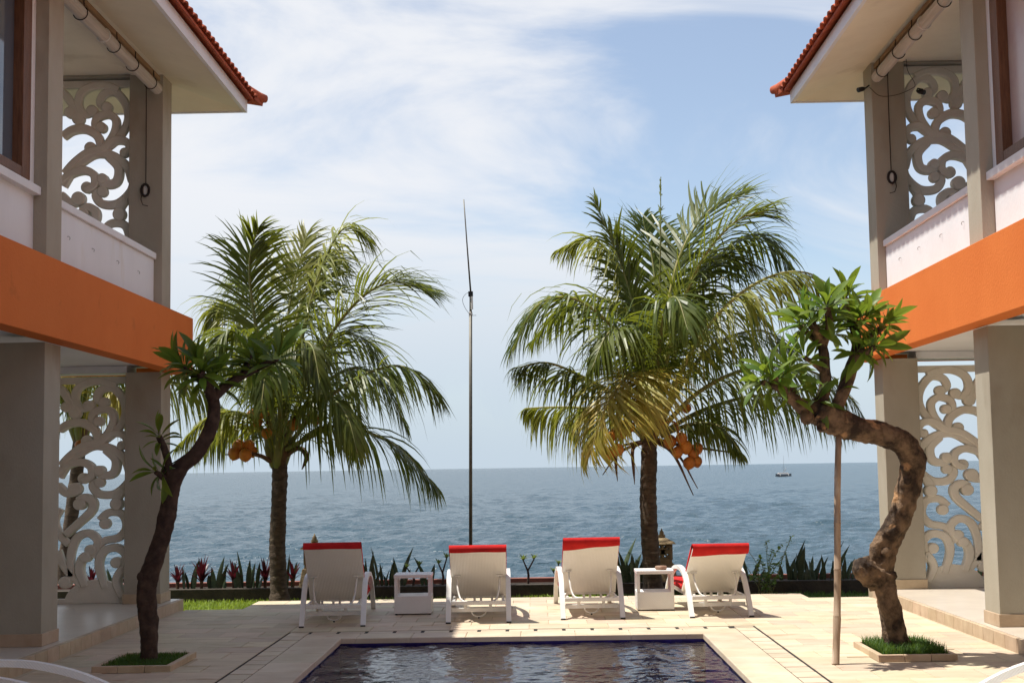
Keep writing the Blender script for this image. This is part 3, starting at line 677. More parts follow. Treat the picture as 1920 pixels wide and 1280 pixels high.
def make_cushion(flap, slant, rr, T0, label):
    # red pad lying on seat and backrest, turned over the top of the backrest
    mb = MB(); th = 0.062
    T0 = Vector(T0); A, T = Vector((0, 0.74, 0.232)), T0+Vector((0, 0.025, 0.015)); ee = (T0-Vector((0, 0.73, 0.215))).normalized(); en = Vector((0, ee.z, -ee.y)); cc = T0+Vector((0, 0.005, 0.021))
    path = [Vector((0, 1.80, 0.232)), Vector((0, 1.4, 0.232)), Vector((0, 1.0, 0.232)), A+Vector((0, 0.02, 0.003)), A+(T-A)*0.25, A+(T-A)*0.5, A+(T-A)*0.75, A+(T-A)*0.97]
    n = spline(path, 34); nx_ = 14; W = 0.60
    rows = []
    for i, p in enumerate(n):
        tg = (n[min(i+1, 33)]-n[max(i-1, 0)]).normalized(); nm = Vector((0, tg.z, -tg.y))
        if nm.z < 0: nm = -nm
        rows.append((p+nm*0.004, p+nm*th))
    tp, tq = rows[-1]
    def pt(base, j, bulge=0.0):
        u = j/nx_; return Vector(((u-0.5)*W, base.y, base.z))
    o = 0
    for lo, hi in rows:
        for j in range(nx_+1):
            e = 1.0 - 0.35*abs(2*j/nx_-1)**6
            p = lo + (hi-lo)*e; mb.v.append(Vector(((j/nx_-0.5)*W, p.y, p.z + 0.004*math.sin(j*2.1+p.y*9))))
        for j in range(nx_+1): mb.v.append(Vector(((j/nx_-0.5)*W, lo.y, lo.z)))
    # over the top and down the back
    bd = (A-T).normalized()
    out = Vector((0, -0.62, -0.78)).normalized()*0.0
    extra = []
    for k in range(9):
        rowt, rowb = [], []
        for j in range(nx_+1):
            u = j/nx_; fl = flap*(1-slant*u) + 0.006*math.sin(u*9)
            if k < 4:                               # rounded top
                an = k/3*math.pi; c = cc; dirv = en
                top = c + dirv*(0.040*math.cos(an)) + ee*(0.5*rr+rr*math.sin(an))
            else:
                s = (k-3)/5; top = cc + en*(-0.040-0.006*math.sin(math.pi*s)) + ee*(0.5*rr) + bd*(fl*s)
            rowt.append(Vector(((u-0.5)*W, top.y, top.z)))
            rowb.append(Vector(((u-0.5)*(W-0.03), top.y+0.012, top.z+0.006)))
        extra += rowt + rowb
    mb.v += extra
    q = nx_+1; R_ = 2*q; total = len(rows)+9
    for i in range(total-1):
        for j in range(nx_):
            a = i*R_+j; mb.f.append([a, a+1, a+R_+1, a+R_]); b = a+q
            if i < len(rows)-1: mb.f.append([b, b+R_, b+R_+1, b+1])
        if i < len(rows)-1:
            mb.f += [[i*R_, (i+1)*R_, (i+1)*R_+q, i*R_+q], [i*R_+nx_, i*R_+q+nx_, (i+1)*R_+q+nx_, (i+1)*R_+nx_]]
    for j in range(nx_): mb.f.append([j, q+j, q+j+1, j+1])
    o = put('lounger_cushion', mb, 'cushion_red', (0, 0, 0), label, 'cushion', 'red lounger cushions', smooth=True)
    return o
names = ['white wicker sun lounger standing furthest left, in the villa shade by the first palm', 'white wicker sun lounger in front of the tall mast, half in shade', 'white wicker sun lounger between the mast and the right palm trunk', 'white wicker sun lounger furthest right, its back set lowest, beside the leafy shrub']
cn = ['dark red cushion on the shaded lounger furthest left', 'red cushion on the lounger in front of the mast', 'bright red cushion with slanting flap on the lounger left of the stone lantern', 'bright red cushion with long flap on the lounger furthest right']
spots = [(-2.115, 14.79, 3.2), (-0.617, 14.97, 1.6), (0.58, 15.18, 1.6), (1.935, 15.20, 3.2)]
fl = [(0.002, 0.0, 0.020), (0.020, 0.3, 0.028), (0.115, 0.70, 0.036), (0.125, 0.35, 0.036)]
LG = 'sun loungers in a row facing the sea'
TT = [(0, 0.03, 0.80), (0, 0.0, 0.74), (0, 0.03, 0.785), (0, -0.02, 0.705)]       # each back is set at its own angle
for i, (x, y, a) in enumerate(spots):
    o = make_lounger(names[i], LG, TT[i])
    if i == 0: proto = o
    o.location = (x, y, 0.002); o.rotation_euler.z = R(a)
    c = make_cushion(*fl[i], TT[i], cn[i]); c.location = (x, y, 0.002); c.rotation_euler.z = R(a)
for (x, y, a, lb) in ((-4.05, 8.35, -90, 'white wicker lounger cut off by the bottom left corner, only its arched arm showing'), (4.10, 8.15, 90, 'white wicker lounger cut off by the bottom right corner, only its arched arm showing')):
    o = copy_tree(proto); o['label'] = lb; o['group'] = 'loungers beside the pool'; o.location = (x, y, 0.002); o.rotation_euler.z = R(a)
def side_table(x, y, rz, label):
    t = thing('side_table', (0, 0, 0), label, 'side table', 'white side tables between the loungers')
    w = 0.205
    obj('cabinet', MB().box((-w, -w, 0.012), (w, w, 0.205)), 'wicker_white', t, bevel=0.006)
    for sx in (-1, 1):
        for sy in (-1, 1):
            obj('post', MB().box((sx*(w-0.018)-0.017, sy*(w-0.018)-0.017, 0.206), (sx*(w-0.018)+0.017, sy*(w-0.018)+0.017, 0.399)), 'wicker_white', t)
            obj('foot', MB().box((sx*(w-0.02)-0.012, sy*(w-0.02)-0.012, 0.0), (sx*(w-0.02)+0.012, sy*(w-0.02)+0.012, 0.011)), 'black_plastic', t)
    obj('top', MB().box((-w-0.004, -w-0.004, 0.400), (w+0.004, w+0.004, 0.438)), 'wicker_white', t, bevel=0.006)
    t.location = (x, y, 0.002); t.rotation_euler.z = R(rz); return t
side_table(-1.385, 16.10, 1.5, 'white side table in the shade between the two left loungers')
side_table(1.310, 16.18, -0.5, 'white side table in the sun in front of the right palm trunk')
put('ashtray', MB().lathe([(0.055, 0), (0.066, 0.012), (0.068, 0.028), (0.060, 0.042), (0.035, 0.045), (0.028, 0.036)], 18, (1.385, 16.10, 0.441)), 'shell_brown', (1.385, 16.10, 0.441), 'round brown shell ashtray on the sunlit side table', 'ashtray', smooth=True)

# ------------------------------------------------------------------ planters, frangipani trees, bamboo prop
def blades(name, m, count, fn, h0, h1, w, parent=None, lean=0.5, seed=1):
    g = random.Random(seed); mb = MB()
    for _ in range(count):
        p = Vector(fn(g)); h = g.uniform(h0, h1); a = g.uniform(0, 6.283); d = Vector((math.cos(a), math.sin(a), 0)); s = Vector((-d.y, d.x, 0))*w*g.uniform(0.7, 1.3)
        le = lean*g.uniform(0.1, 1.0)*h
        q = p+d*le*0.35+Vector((0, 0, h*0.6)); tip = p+d*le+Vector((0, 0, h))
        o = len(mb.v); mb.v += [p-s, p+s, q+s*0.7, q-s*0.7, tip]; mb.f += [[o, o+1, o+2, o+3], [o+3, o+2, o+4]]
    o = link(name, mb.mesh(name, recalc=False), m, parent); o['kind'] = 'stuff'
    return o
def planter(b, label, gcount, gh, seed, broken):
    x0, x1, y0, y1 = b; cx, cy = (x0+x1)/2, (y0+y1)/2; t = thing('tree_planter', (cx, cy, 0), label, 'planter', 'square tree planters in the deck')
    h, w = 0.050, 0.050
    def st(ax, ay, bx_, by): obj('kerb_stone', MB().box((ax+0.002, ay+0.002, -0.006), (bx_-0.002, by-0.002, h)), 'skirting_stone', t, bevel=0.004)
    n = 3
    for i in range(n):
        st(x0+(x1-x0)*i/n, y0, x0+(x1-x0)*(i+1)/n, y0+w); st(x0+(x1-x0)*i/n, y1-w, x0+(x1-x0)*(i+1)/n, y1)
        a, c = y0+w+(y1-y0-2*w)*i/n, y0+w+(y1-y0-2*w)*(i+1)/n
        st(x0, a, x0+w, c); st(x1-w, a, x1, c)
    so_ = obj('soil', MB().box((x0+w+0.002, y0+w+0.002, -0.007), (x1-w-0.002, y1-w-0.002, 0.028)), 'lawn_earth', t)
    g = blades('grass', 'grass_dark', gcount, lambda r: (r.uniform(x0+w+0.01, x1-w-0.01)-cx, r.uniform(y0+w+0.01, y1-w-0.01)-cy, 0.025), gh*0.4, gh, 0.004, t, 0.9, seed)
    return t
planter(PLANTERS[0], 'square stone kerb planter with low grass round the shaded left tree', 1800, 0.05, 3, False)
planter(PLANTERS[1], 'square stone kerb planter with tufted grass round the sunlit right tree', 3000, 0.105, 4, True)

def leaf_mesh():
    mb = MB(); n = 7; prof = [0.10, 0.55, 0.88, 1.0, 0.92, 0.62, 0.0]
    for i in range(n):
        u = i/(n-1); y = u; z = 0.06*math.sin(u*2.2)-0.20*u*u; w = 0.128*prof[i]
        mb.v += [Vector((-w, y, z+0.30*w)), Vector((0, y, z)), Vector((w, y, z+0.30*w))]
    for i in range(n-1):
        a = i*3; mb.f += [[a, a+1, a+4, a+3], [a+1, a+2, a+5, a+4]]
    mb.tube([(0, -0.16, 0.0), (0, 0.0, 0.004), (0, 0.4, 0.012), (0, 0.85, -0.09)], [0.012, 0.014, 0.009, 0.003], 4)
    me = mb.mesh('leaf', smooth=True, recalc=False); me.materials.append(MATS['frangipani_leaf']); return me
LEAF = leaf_mesh()
def rosette(t, tip, axis, count, size, g, spread=(5, 115)):
    axis = Vector(axis).normalized(); e1 = axis.orthogonal().normalized(); e2 = axis.cross(e1)
    for k in range(count):
        az = k*2.39996 + g.uniform(-0.3, 0.3); th = R(spread[0] + (spread[1]-spread[0])*((k+0.7)/count)**0.75 + g.uniform(-9, 9))
        d = axis*math.cos(th) + (e1*math.cos(az)+e2*math.sin(az))*math.sin(th)
        d.normalize(); side = d.cross(axis if abs(d.dot(axis)) < 0.98 else Vector((1, 0, 0))).normalized(); nrm = side.cross(d).normalized()
        if nrm.dot(axis) < 0: side, nrm = -side, -nrm
        ln = size*1.04*g.uniform(0.7, 1.12); o = link('leaf', LEAF, None, t)
        rot = Matrix((side, d, nrm)).transposed()
        p = Vector(tip)-axis*(0.09*(k/count)) + d*0.03 - BASE[t.name]
        o.matrix_local = Matrix.Translation(p) @ (rot @ Matrix.Rotation(g.uniform(-0.35, 0.35), 3, 'Y')).to_4x4() @ Matrix.Diagonal((ln*g.uniform(0.85, 1.15), ln, ln*g.uniform(0.6, 1.5), 1))
def trunk_part(t, name, pts, rads, m, wob, seed, n=48, sides=18):
    return obj(name, MB().tube(spline(pts, n), lerp_list(rads, n), sides, wob=wob, seed=seed), m, t, smooth=True)
g = random.Random(21)
YR = 12.2
tr = thing('frangipani_tree', (3.10, 12.2, 0.02), 'crooked sunlit frangipani tree with gnarled brown trunk in front of the right villa', 'tree', 'frangipani trees')
P = lambda x, y, dy=0.0: at(x, y, YR+dy)
trunk_part(tr, 'trunk', [P(1686, 1215), P(1672, 1160), P(1660, 1105), P(1652, 1062), P(1660, 1022, -.03), P(1680, 985, -.06), P(1697, 940, -.10), P(1708, 895, -.14), P(1712, 860, -.18), P(1690, 828, -.24), P(1650, 812, -.30), P(1605, 802, -.36), P(1560, 785, -.42), P(1528, 768, -.46)],
           [0.106, 0.094, 0.098, 0.104, 0.102, 0.098, 0.094, 0.096, 0.104, 0.100, 0.096, 0.100, 0.114, 0.104], 'bark_brown', 0.24, 3, 170, 32)
trunk_part(tr, 'trunk_stub', [P(1668, 1086), P(1648, 1080, -.04), P(1630, 1072, -.08), P(1615, 1064, -.11), P(1604, 1060, -.13)], [0.080, 0.098, 0.100, 0.092, 0.058], 'bark_brown', 0.46, 9, 60, 30)
for (x, y, dy, r) in ((1722, 858, -.22, 0.052), (1660, 1034, -.10, 0.05), (1512, 782, -.52, 0.06), (1540, 800, -.52, 0.045), (1702, 900, -.24, 0.035)):
    c = P(x, y, dy); obj('burl', MB().tube([c+Vector((0, 0, -r)), c+Vector((0, 0, -r*0.6)), c, c+Vector((0, 0, r*0.6)), c+Vector((0, 0, r))], [r*0.3, r*0.85, r, r*0.85, r*0.3], 12, wob=0.4, seed=r*99), 'bark_brown', tr, smooth=True)
br = [([P(1525, 772, -.46), P(1545, 735, -.45), P(1547, 690, -.43), P(1540, 640, -.42), P(1520, 605, -.44)], [.075, .06, .055, .05, .042]),
      ([P(1560, 785, -.42), P(1580, 735, -.40), P(1597, 690, -.38), P(1608, 650, -.36), P(1600, 605, -.36)], [.07, .062, .06, .052, .042]),
      ([P(1520, 775, -.47), P(1490, 750, -.55), P(1465, 730, -.62), P(1447, 706, -.66)], [.07, .058, .052, .044]),
      ([P(1543, 650, -.42), P(1555, 610, -.52), P(1550, 575, -.60)], [.04, .036, .032]),
      ([P(1608, 650, -.36), P(1632, 632, -.30), P(1655, 612, -.26)], [.04, .036, .03]),
      ([P(1604, 625, -.36), P(1590, 590, -.22), P(1585, 560, -.12)], [.038, .034, .03]),
      ([P(1540, 640, -.42), P(1515, 625, -.30), P(1500, 610, -.22)], [.036, .032, .03]),
      ([P(1608, 650, -.36), P(1625, 660, -.50), P(1640, 650, -.58)], [.036, .03, .028])]
br += [([P(1490, 750, -.55), P(1480, 715, -.56), P(1478, 694, -.55)], [.034, .028, .024]), ([P(1465, 730, -.62), P(1445, 722, -.68), P(1428, 717, -.72)], [.034, .028, .024]), ([P(1546, 700, -.43), P(1525, 680, -.48), P(1508, 670, -.50)], [.03, .026, .022])]
for pts, rd in br: trunk_part(tr, 'branch', pts, [r_*0.86 for r_ in rd], 'bark_brown' , 0.22, len(pts)+rd[0]*50, 20, 12)
for x, y, dy, ax, n_, sz in ((1520, 600, -.44, (-.5, -.2, .8), 17, .27), (1600, 598, -.36, (.3, -.1, .9), 18, .27), (1445, 702, -.66, (-.7, -.3, .6), 18, .25), (1550, 572, -.60, (-.1, -.5, .8), 18, .26), (1657, 608, -.26, (.75, 0, .6), 17, .25),
                         (1585, 556, -.12, (.1, .3, .9), 17, .26), (1498, 605, -.22, (-.6, .3, .7), 15, .25), (1642, 648, -.58, (.7, -.5, .2), 14, .24), (1562, 610, -.35, (0, 0, 1), 14, .26), (1480, 735, -.60, (-.2, -.6, .7), 8, .20), (1530, 745, -.52, (-.3, -.6, .7), 10, .21), (1572, 722, -.42, (.2, -.4, .9), 6, .18), (1625, 590, -.40, (.4, -.3, .8), 14, .25), (1478, 690, -.55, (-.4, -.4, .8), 13, .23), (1425, 715, -.72, (-.9, -.3, .3), 13, .24), (1508, 668, -.50, (-.3, -.6, .7), 12, .22), (1610, 655, -.50, (.3, -.7, .4), 9, .21)):
    rosette(tr, P(x, y, dy), ax, int(n_*1.30), sz, g)
YL = 12.15
tl = thing('frangipani_tree', (-3.28, 12.12, 0.02), 'dark shaded frangipani tree with smooth curved trunk in front of the left villa', 'tree', 'frangipani trees')
P = lambda x, y, dy=0.0: at(x, y, YL+dy)
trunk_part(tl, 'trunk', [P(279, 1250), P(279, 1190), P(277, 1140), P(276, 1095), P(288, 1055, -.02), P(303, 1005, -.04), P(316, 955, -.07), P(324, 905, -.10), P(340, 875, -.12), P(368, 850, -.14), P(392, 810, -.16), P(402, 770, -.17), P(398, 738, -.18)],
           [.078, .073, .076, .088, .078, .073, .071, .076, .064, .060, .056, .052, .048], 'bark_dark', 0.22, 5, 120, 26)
for (x, y, dy, r) in ((267, 1080, -.03, .044), (311, 884, -.10, .050)):
    c = P(x, y, dy); obj('burl', MB().tube([c+Vector((0, 0, -r)), c+Vector((0, 0, -r*0.6)), c, c+Vector((0, 0, r*0.6)), c+Vector((0, 0, r))], [r*0.3, r*0.85, r, r*0.85, r*0.3], 12, wob=0.35, seed=r*77), 'bark_dark', tl, smooth=True)
br = [([P(400, 750, -.18), P(388, 720, -.25), P(376, 698, -.30)], [.05, .042, .036]), ([P(399, 745, -.18), P(425, 722, -.16), P(455, 703, -.12), P(482, 690, -.10)], [.05, .040, .036, .032]),
      ([P(320, 905, -.10), P(316, 870, -.16), P(308, 840, -.20), P(298, 818, -.22)], [.045, .034, .030, .026]), ([P(312, 900, -.12), P(300, 890, -.2), P(292, 885, -.24)], [.03, .026, .02]),
      ([P(388, 720, -.25), P(365, 705, -.15), P(345, 690, -.10)], [.034, .03, .026]), ([P(455, 703, -.12), P(462, 685, .02), P(470, 668, .1)], [.03, .028, .024]), ([P(482, 690, -.10), P(505, 680, -.2), P(520, 672, -.26)], [.03, .026, .022])]
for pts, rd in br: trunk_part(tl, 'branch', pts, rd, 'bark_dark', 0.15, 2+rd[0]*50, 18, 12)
for x, y, dy, ax, n_, sz in ((376, 692, -.30, (-.1, -.4, .9), 19, .29), (484, 684, -.10, (.2, -.1, .95), 17, .30), (343, 686, -.10, (-.6, .1, .75), 16, .29), (471, 662, .10, (0, .3, .9), 13, .30), (522, 668, -.26, (.5, -.3, .8), 15, .30), (297, 812, -.22, (-.25, -.2, .9), 10, .20), (290, 882, -.24, (-.7, -.4, .3), 7, .22), (402, 705, -.20, (.1, 0, 1), 10, .27), (318, 880, -.18, (.5, -.5, .4), 3, .2)):
    rosette(tl, P(x, y, dy), ax, int(n_*1.45), sz, g)
bb = thing('bamboo_pole', (2.366, 11.56, 0), 'tall bamboo pole propping up the crooked sunlit tree', 'bamboo pole')
b0, b1 = Vector((2.366, 11.56, 0.0)), at(1573, 812, 11.80)
pts, rd = [], []
for k in range(5):
    for u, r_ in ((0.0, 0.031), (0.015, 0.0335), (0.03, 0.030), (0.5, 0.029), (0.97, 0.030)):
        f = (k+u)/5; pts.append(b0.lerp(b1, f)+Vector((0.006*math.sin(f*6), 0, 0))); rd.append(r_*(1-0.12*f)*(1.12 if k == 0 and u == 0.97 else 1))
obj('culm', MB().tube(pts, rd, 14), 'bamboo', bb, smooth=True)

# ------------------------------------------------------------------ coconut palms
def frond(t, pts, mname, lmax=0.75, w=0.034, droop=0.9, start=0.16, n=96, seed=0, fold=0.25, wind=(0.12, 0, 0), rach='rachis_green', base_r=0.028, upl=0.25):
    lmax *= 1.34; w *= 1.2; droop *= 1.25
    g = random.Random(seed); q = spline(pts, n); mb = MB()
    wind = Vector(wind); Zv = Vector((0, 0, 1)); L = 0
    ch = q[-1]-q[0]; chh = Vector((ch.x, ch.y, 0))
    bendp = (q[n//2]-q[0]).cross(q[-1]-q[0])
    s0 = chh.normalized().cross(Zv) if chh.length > 0.3 else (bendp.normalized() if bendp.length > 0.05 else Vector((1, 0, 0)))
    for i in range(int(n*start), n):
        u = i/(n-1); p = q[i]; tg = (q[min(i+1, n-1)]-q[max(i-1, 0)]).normalized()
        side = tg.cross(Zv)
        side = side.normalized() if side.length > 0.35 else s0
        if side.dot(s0) < 0: side = -side
        nup = side.cross(tg).normalized()
        v = (u-start)/(1-start)
        ll = lmax*(0.50+0.62*math.sin(math.pi*min(1, v*0.93+0.10))**0.8)*(1-0.38*v**3)
        for s in (-1, 1):
            if g.random() < 0.08 or noise.noise(Vector((u*9.0, s*3.1, seed*1.7))) > 0.42: continue
            for rep in range(2 if g.random() < 0.35 else 1):
                l_ = ll*g.uniform(0.66, 1.16)
                d = (side*s*((0.78 if droop > 0.8 else 0.98)-0.30*v) + tg*((0.42 if droop > 0.8 else 0.52)+0.55*v+g.uniform(-.08, .12)) + nup*(upl*g.uniform(-0.4, 1.6)) + Vector((g.uniform(-.13, .13), g.uniform(-.13, .13), g.uniform(-.13, .13)))).normalized()
                dr = droop*g.uniform(0.5, 1.5)
                wd = (tg - d*tg.dot(d)).normalized(); ww = w*g.uniform(0.75, 1.15)*(0.85 if u < 0.3 else 1)
                o = len(mb.v); k = 5; pp = p.copy(); dd = d.copy()
                kink = g.uniform(0.5, 0.9) if g.random() < 0.22 else 9
                for a in range(k+1):
                    x = a/k; wa = ww*(0.45+1.1*x if x < 0.35 else (1-(x-0.35)/0.65)**0.75*0.83+0.02)
                    wv = (wd - dd*wd.dot(dd)).normalized(); hinge = dd.cross(wv)*(wa*0.35)
                    mb.v += [pp-wv*wa*0.5, pp+wv*wa*0.5+hinge*0.5]
                    if a < k:
                        g_ = Vector((0, 0, -1))*dr*((0.55 if droop > 0.8 else 0.16)+0.75*x) + wind*(0.3+x)
                        if x >= kink: g_ += Vector((0, 0, -1.6))
                        dd = (dd + g_*0.52).normalized(); pp = pp + dd*(l_/k)
                for a in range(k): mb.f.append([o+2*a, o+2*a+1, o+2*a+3, o+2*a+2])
    f = obj('frond', mb, mname, t, recalc=False)
    rr = [base_r*(1.35-1.15*(i/(n-1)))*(1.5 if i < 4 else 1) for i in range(n)]
    obj('rachis', MB().tube(q[::2]+[q[-1]], rr[::2]+[0.004], 7), rach, f, smooth=True)
    return f
def coconut(t, c, ax, r, g):
    r *= 0.78
    c = Vector(c); ax = Vector(ax).normalized(); n = 9
    prof = [0.14, 0.60, 0.86, 0.98, 1.0, 0.95, 0.80, 0.52, 0.08]
    pts = [c + ax*r*1.12*(2*i/(n-1)-1) for i in range(n)]
    o = obj('coconut', MB().tube(pts, [r*p for p in prof], 16, wob=0.05, seed=g.uniform(0, 50)), 'coconut_orange', t, smooth=True)
    return o
def palm(px, base_z, Y, top, r0_, r1_, label, fr, nuts, stalks, seed):
    b = at(px, 1000, Y); b.z = base_z; tp = at(top[0], top[1], Y)
    b.x = at(px, 1100, Y).x
    t = thing('coconut_palm', b, label, 'palm tree', 'coconut palms along the sea wall')
    pts, rd = [], []; N = 54
    for i in range(N+1):
        u = i/N; p = b.lerp(tp, u); p.x += 0.02*math.sin(u*5+seed); pts.append(p)
        r_ = r0_+(r1_-r0_)*min(1, u*1.3); r_ *= 1+0.35*max(0, 0.10-u)/0.10
        rd.append(r_*(1.05 if i % 3 == 0 else (0.985 if i % 3 == 1 else 1.0)))
    obj('trunk', MB().tube(pts, rd, 18, wob=0.10, seed=seed), 'palm_bark', t, smooth=True)
    g = random.Random(seed)
    for k in range(7):                                      # old leaf bases wrapped round the top
        an = k*2.399; d = Vector((math.cos(an), math.sin(an), 0))
        obj('leaf_base', MB().tube([tp+d*0.05+Vector((0, 0, -0.10)), tp+d*0.11+Vector((0, 0, 0.10)), tp+d*0.17+Vector((0, 0, 0.36))], [0.06, 0.07, 0.03], 8, wob=0.2, seed=k), 'dry_husk' if k % 2 else 'rachis_green', t, smooth=True)
    for i, (p, kw) in enumerate(fr):
        frond(t, [at(x, y, Y+dy) for x, y, dy in p], seed=seed*100+i, **kw)
    for (x, y, dy, r_, ax) in nuts: coconut(t, at(x, y, Y+dy), ax, r_, g)
    for p, r_, m in stalks:
        pp = [at(x, y, Y+dy) for x, y, dy in p]; nn_ = 12
        obj('stalk', MB().tube(spline(pp, nn_), lerp_list(r_, nn_), 7, wob=0.2, seed=1), m, t, smooth=True)
    return t
LG_, YW, GR = 'frond_light', 'frond_yellow', 'frond_green'
def K(m=GR, **k): return dict(mname=m, **k)
frR = [
 ([(1222, 790, 0), (1195, 690, -.2), (1140, 605, -.5), (1070, 558, -.7), (1005, 575, -.8), (958, 660, -.9)], K(GR, lmax=.80, droop=.8, wind=(-.05, 0, 0), rach='rachis_yellow')),
 ([(1212, 800, 0), (1160, 745, -.2), (1090, 705, -.4), (1025, 680, -.6), (965, 690, -.8)], K(GR, lmax=.66, droop=1.1, rach='rachis_yellow')),
 ([(1205, 815, 0), (1150, 782, .2), (1100, 766, .3), (1040, 763, .4), (985, 765, .5)], K(LG_, lmax=.66, droop=1.5, upl=.05, rach='rachis_yellow')),
 ([(1228, 800, 0), (1215, 735, -.5), (1185, 700, -.9), (1150, 738, -1.2), (1125, 790, -1.35), (1108, 850, -1.4)], K(YW, lmax=.78, droop=.62, start=.26, rach='rachis_yellow', wind=(.55, 0, 0))),
 ([(1228, 800, 0), (1225, 735, -.5), (1208, 708, -.9), (1195, 730, -1.2), (1185, 775, -1.4)], K(YW, lmax=.75, droop=.75, start=.3, rach='rachis_yellow', wind=(.5, 0, 0))),
 ([(1222, 790, 0), (1205, 650, -.1), (1170, 510, -.2), (1118, 384, -.3)], K(GR, lmax=.62, droop=.5, w=.045, wind=(-.05, 0, 0))),
 ([(1220, 790, 0), (1195, 620, .2), (1150, 490, .3), (1105, 447, .4), (1045, 470, .5)], K(LG_, lmax=.62, droop=.95, wind=(-.1, 0, 0))),
 ([(1228, 790, 0), (1245, 620, .1), (1275, 480, .3), (1330, 395, .5), (1400, 365, .7)], K(GR, lmax=.85, droop=.25, w=.042, rach='rachis_yellow', upl=.4)),
 ([(1232, 790, 0), (1262, 620, -.2), (1315, 490, -.3), (1380, 415, -.4), (1440, 395, -.5)], K(GR, lmax=.90, droop=.45, w=.044, rach='rachis_yellow')),
 ([(1232, 790, 0), (1280, 620, .3), (1350, 480, .6), (1425, 440, .8), (1480, 500, .9)], K(GR, lmax=.78, droop=.9, w=.042)),
 ([(1236, 800, 0), (1290, 670, -.4), (1360, 575, -.7), (1440, 520, -.9), (1515, 512, -1.0), (1575, 555, -1.1)], K(LG_, lmax=.80, droop=1.25, rach='rachis_yellow', upl=.08)),
 ([(1238, 805, 0), (1310, 735, -.2), (1400, 692, -.4), (1500, 690, -.5), (1580, 730, -.6), (1625, 790, -.6)], K(GR, lmax=.75, droop=1.2, upl=.1)),
 ([(1240, 812, 0), (1320, 768, .2), (1420, 742, .5), (1520, 755, .7), (1600, 810, .8)], K(GR, lmax=.66, droop=1.25, upl=.1)),
 ([(1222, 790, 0), (1200, 660, .4), (1150, 570, .8), (1070, 560, 1.1), (1000, 640, 1.3)], K(GR, lmax=.75, droop=1.0)),
 ([(1226, 780, 0), (1232, 620, .4), (1225, 500, .7), (1205, 410, 1.0)], K(GR, lmax=.75, droop=.45, w=.04)),
 ([(1230, 780, 0), (1255, 640, .5), (1310, 560, 1.0), (1390, 560, 1.4), (1450, 640, 1.6)], K(GR, lmax=.75, droop=1.0)),
 ([(1226, 780, 0), (1235, 660, -.5), (1250, 575, -1.0), (1270, 560, -1.4), (1290, 620, -1.8)], K(GR, lmax=.70, droop=1.0)),
 ([(1224, 790, 0), (1205, 690, -.4), (1175, 625, -.9), (1140, 625, -1.3), (1110, 690, -1.6)], K(GR, lmax=.70, droop=1.0)),
 ([(1236, 800, 0), (1290, 700, .2), (1350, 640, .4), (1430, 620, .6), (1490, 660, .7)], K(GR, lmax=.72, droop=1.1)),
 ([(1240, 815, 0), (1300, 795, -.2), (1350, 800, -.4), (1390, 850, -.6)], K(GR, lmax=.45, droop=1.2, w=.03)),
 ([(1226, 780, 0), (1234, 640, .0), (1238, 480, .0), (1239, 335, .0)], K(LG_, lmax=.10, droop=.2, start=.75, base_r=.02)),
 ([(1228, 790, 0), (1250, 660, .2), (1290, 545, .5), (1345, 480, .8), (1420, 500, 1.0)], K(GR, lmax=.78, droop=.7, w=.042)),
]
g = random.Random(5)
def bunch(c, n, sx, sy, dy, r_): return [(c[0]+g.uniform(-sx, sx), c[1]+g.uniform(-sy, sy), dy+g.uniform(-.12, .12), r_*g.uniform(.88, 1.1), (g.uniform(-.5, .5), g.uniform(-.4, .2), -1)) for _ in range(n)]
nutsR = [(1140, 852, -.35, .115, (-.5, -.3, -.8)), (1158, 843, -.42, .112, (.3, -.3, -.9)), (1165, 812, -.3, .11, (0, -.4, -.9)), (1180, 800, -.2, .105, (0, -.2, -1)), (1150, 815, -.15, .10, (0, -.2, -1))] + \
        [(1256, 828, -.40, .12, (-.2, -.3, -.9)), (1278, 822, -.45, .105, (0, -.2, -1)), (1285, 838, -.42, .12, (.1, -.2, -1)), (1270, 848, -.48, .10, (0, 0, -1)), (1300, 850, -.35, .105, (.2, -.2, -.9)), (1292, 868, -.40, .11, (-.2, -.2, -1)), (1306, 865, -.35, .10, (.2, 0, -1)), (1308, 840, -.3, .10, (.4, 0, -1)), (1287, 765, .15, .09, (0, -.3, -1))]
stR = [([(1220, 820, 0), (1280, 835, -.2), (1375, 848, -.3)], [.03, .022, .010], 'dry_husk'), ([(1225, 825, 0), (1262, 850, -.3), (1300, 928, -.4)], [.03, .024, .006], 'dry_husk'), ([(1225, 822, 0), (1270, 850, -.3), (1308, 915, -.5)], [.02, .02, .006], 'dry_husk'),
       ([(1205, 830, -.1), (1187, 840, -.2), (1188, 880, -.25), (1190, 908, -.25)], [.02, .028, .020, .004], 'dry_husk'), ([(1200, 830, -.1), (1160, 848, -.3), (1155, 870, -.35), (1158, 902, -.35)], [.02, .02, .024, .004], 'dry_husk'), ([(1205, 828, 0), (1160, 850, .1), (1130, 890, .2)], [.02, .018, .006], 'dry_husk'),
       ([(1225, 800, 0), (1262, 790, -.25), (1275, 818, -.42)], [.02, .016, .01], 'stalk_orange'), ([(1218, 800, 0), (1180, 785, -.2), (1155, 835, -.38)], [.02, .016, .01], 'stalk_orange'), ([(1210, 825, 0), (1150, 838, 0), (1090, 842, 0)], [.02, .016, .008], 'dry_husk')]
palm(1222, LAWN_Z, 19.75, (1216, 815), .128, .112, 'coconut palm with yellowed front frond standing behind the right side table', frR, nutsR, stR, 2)
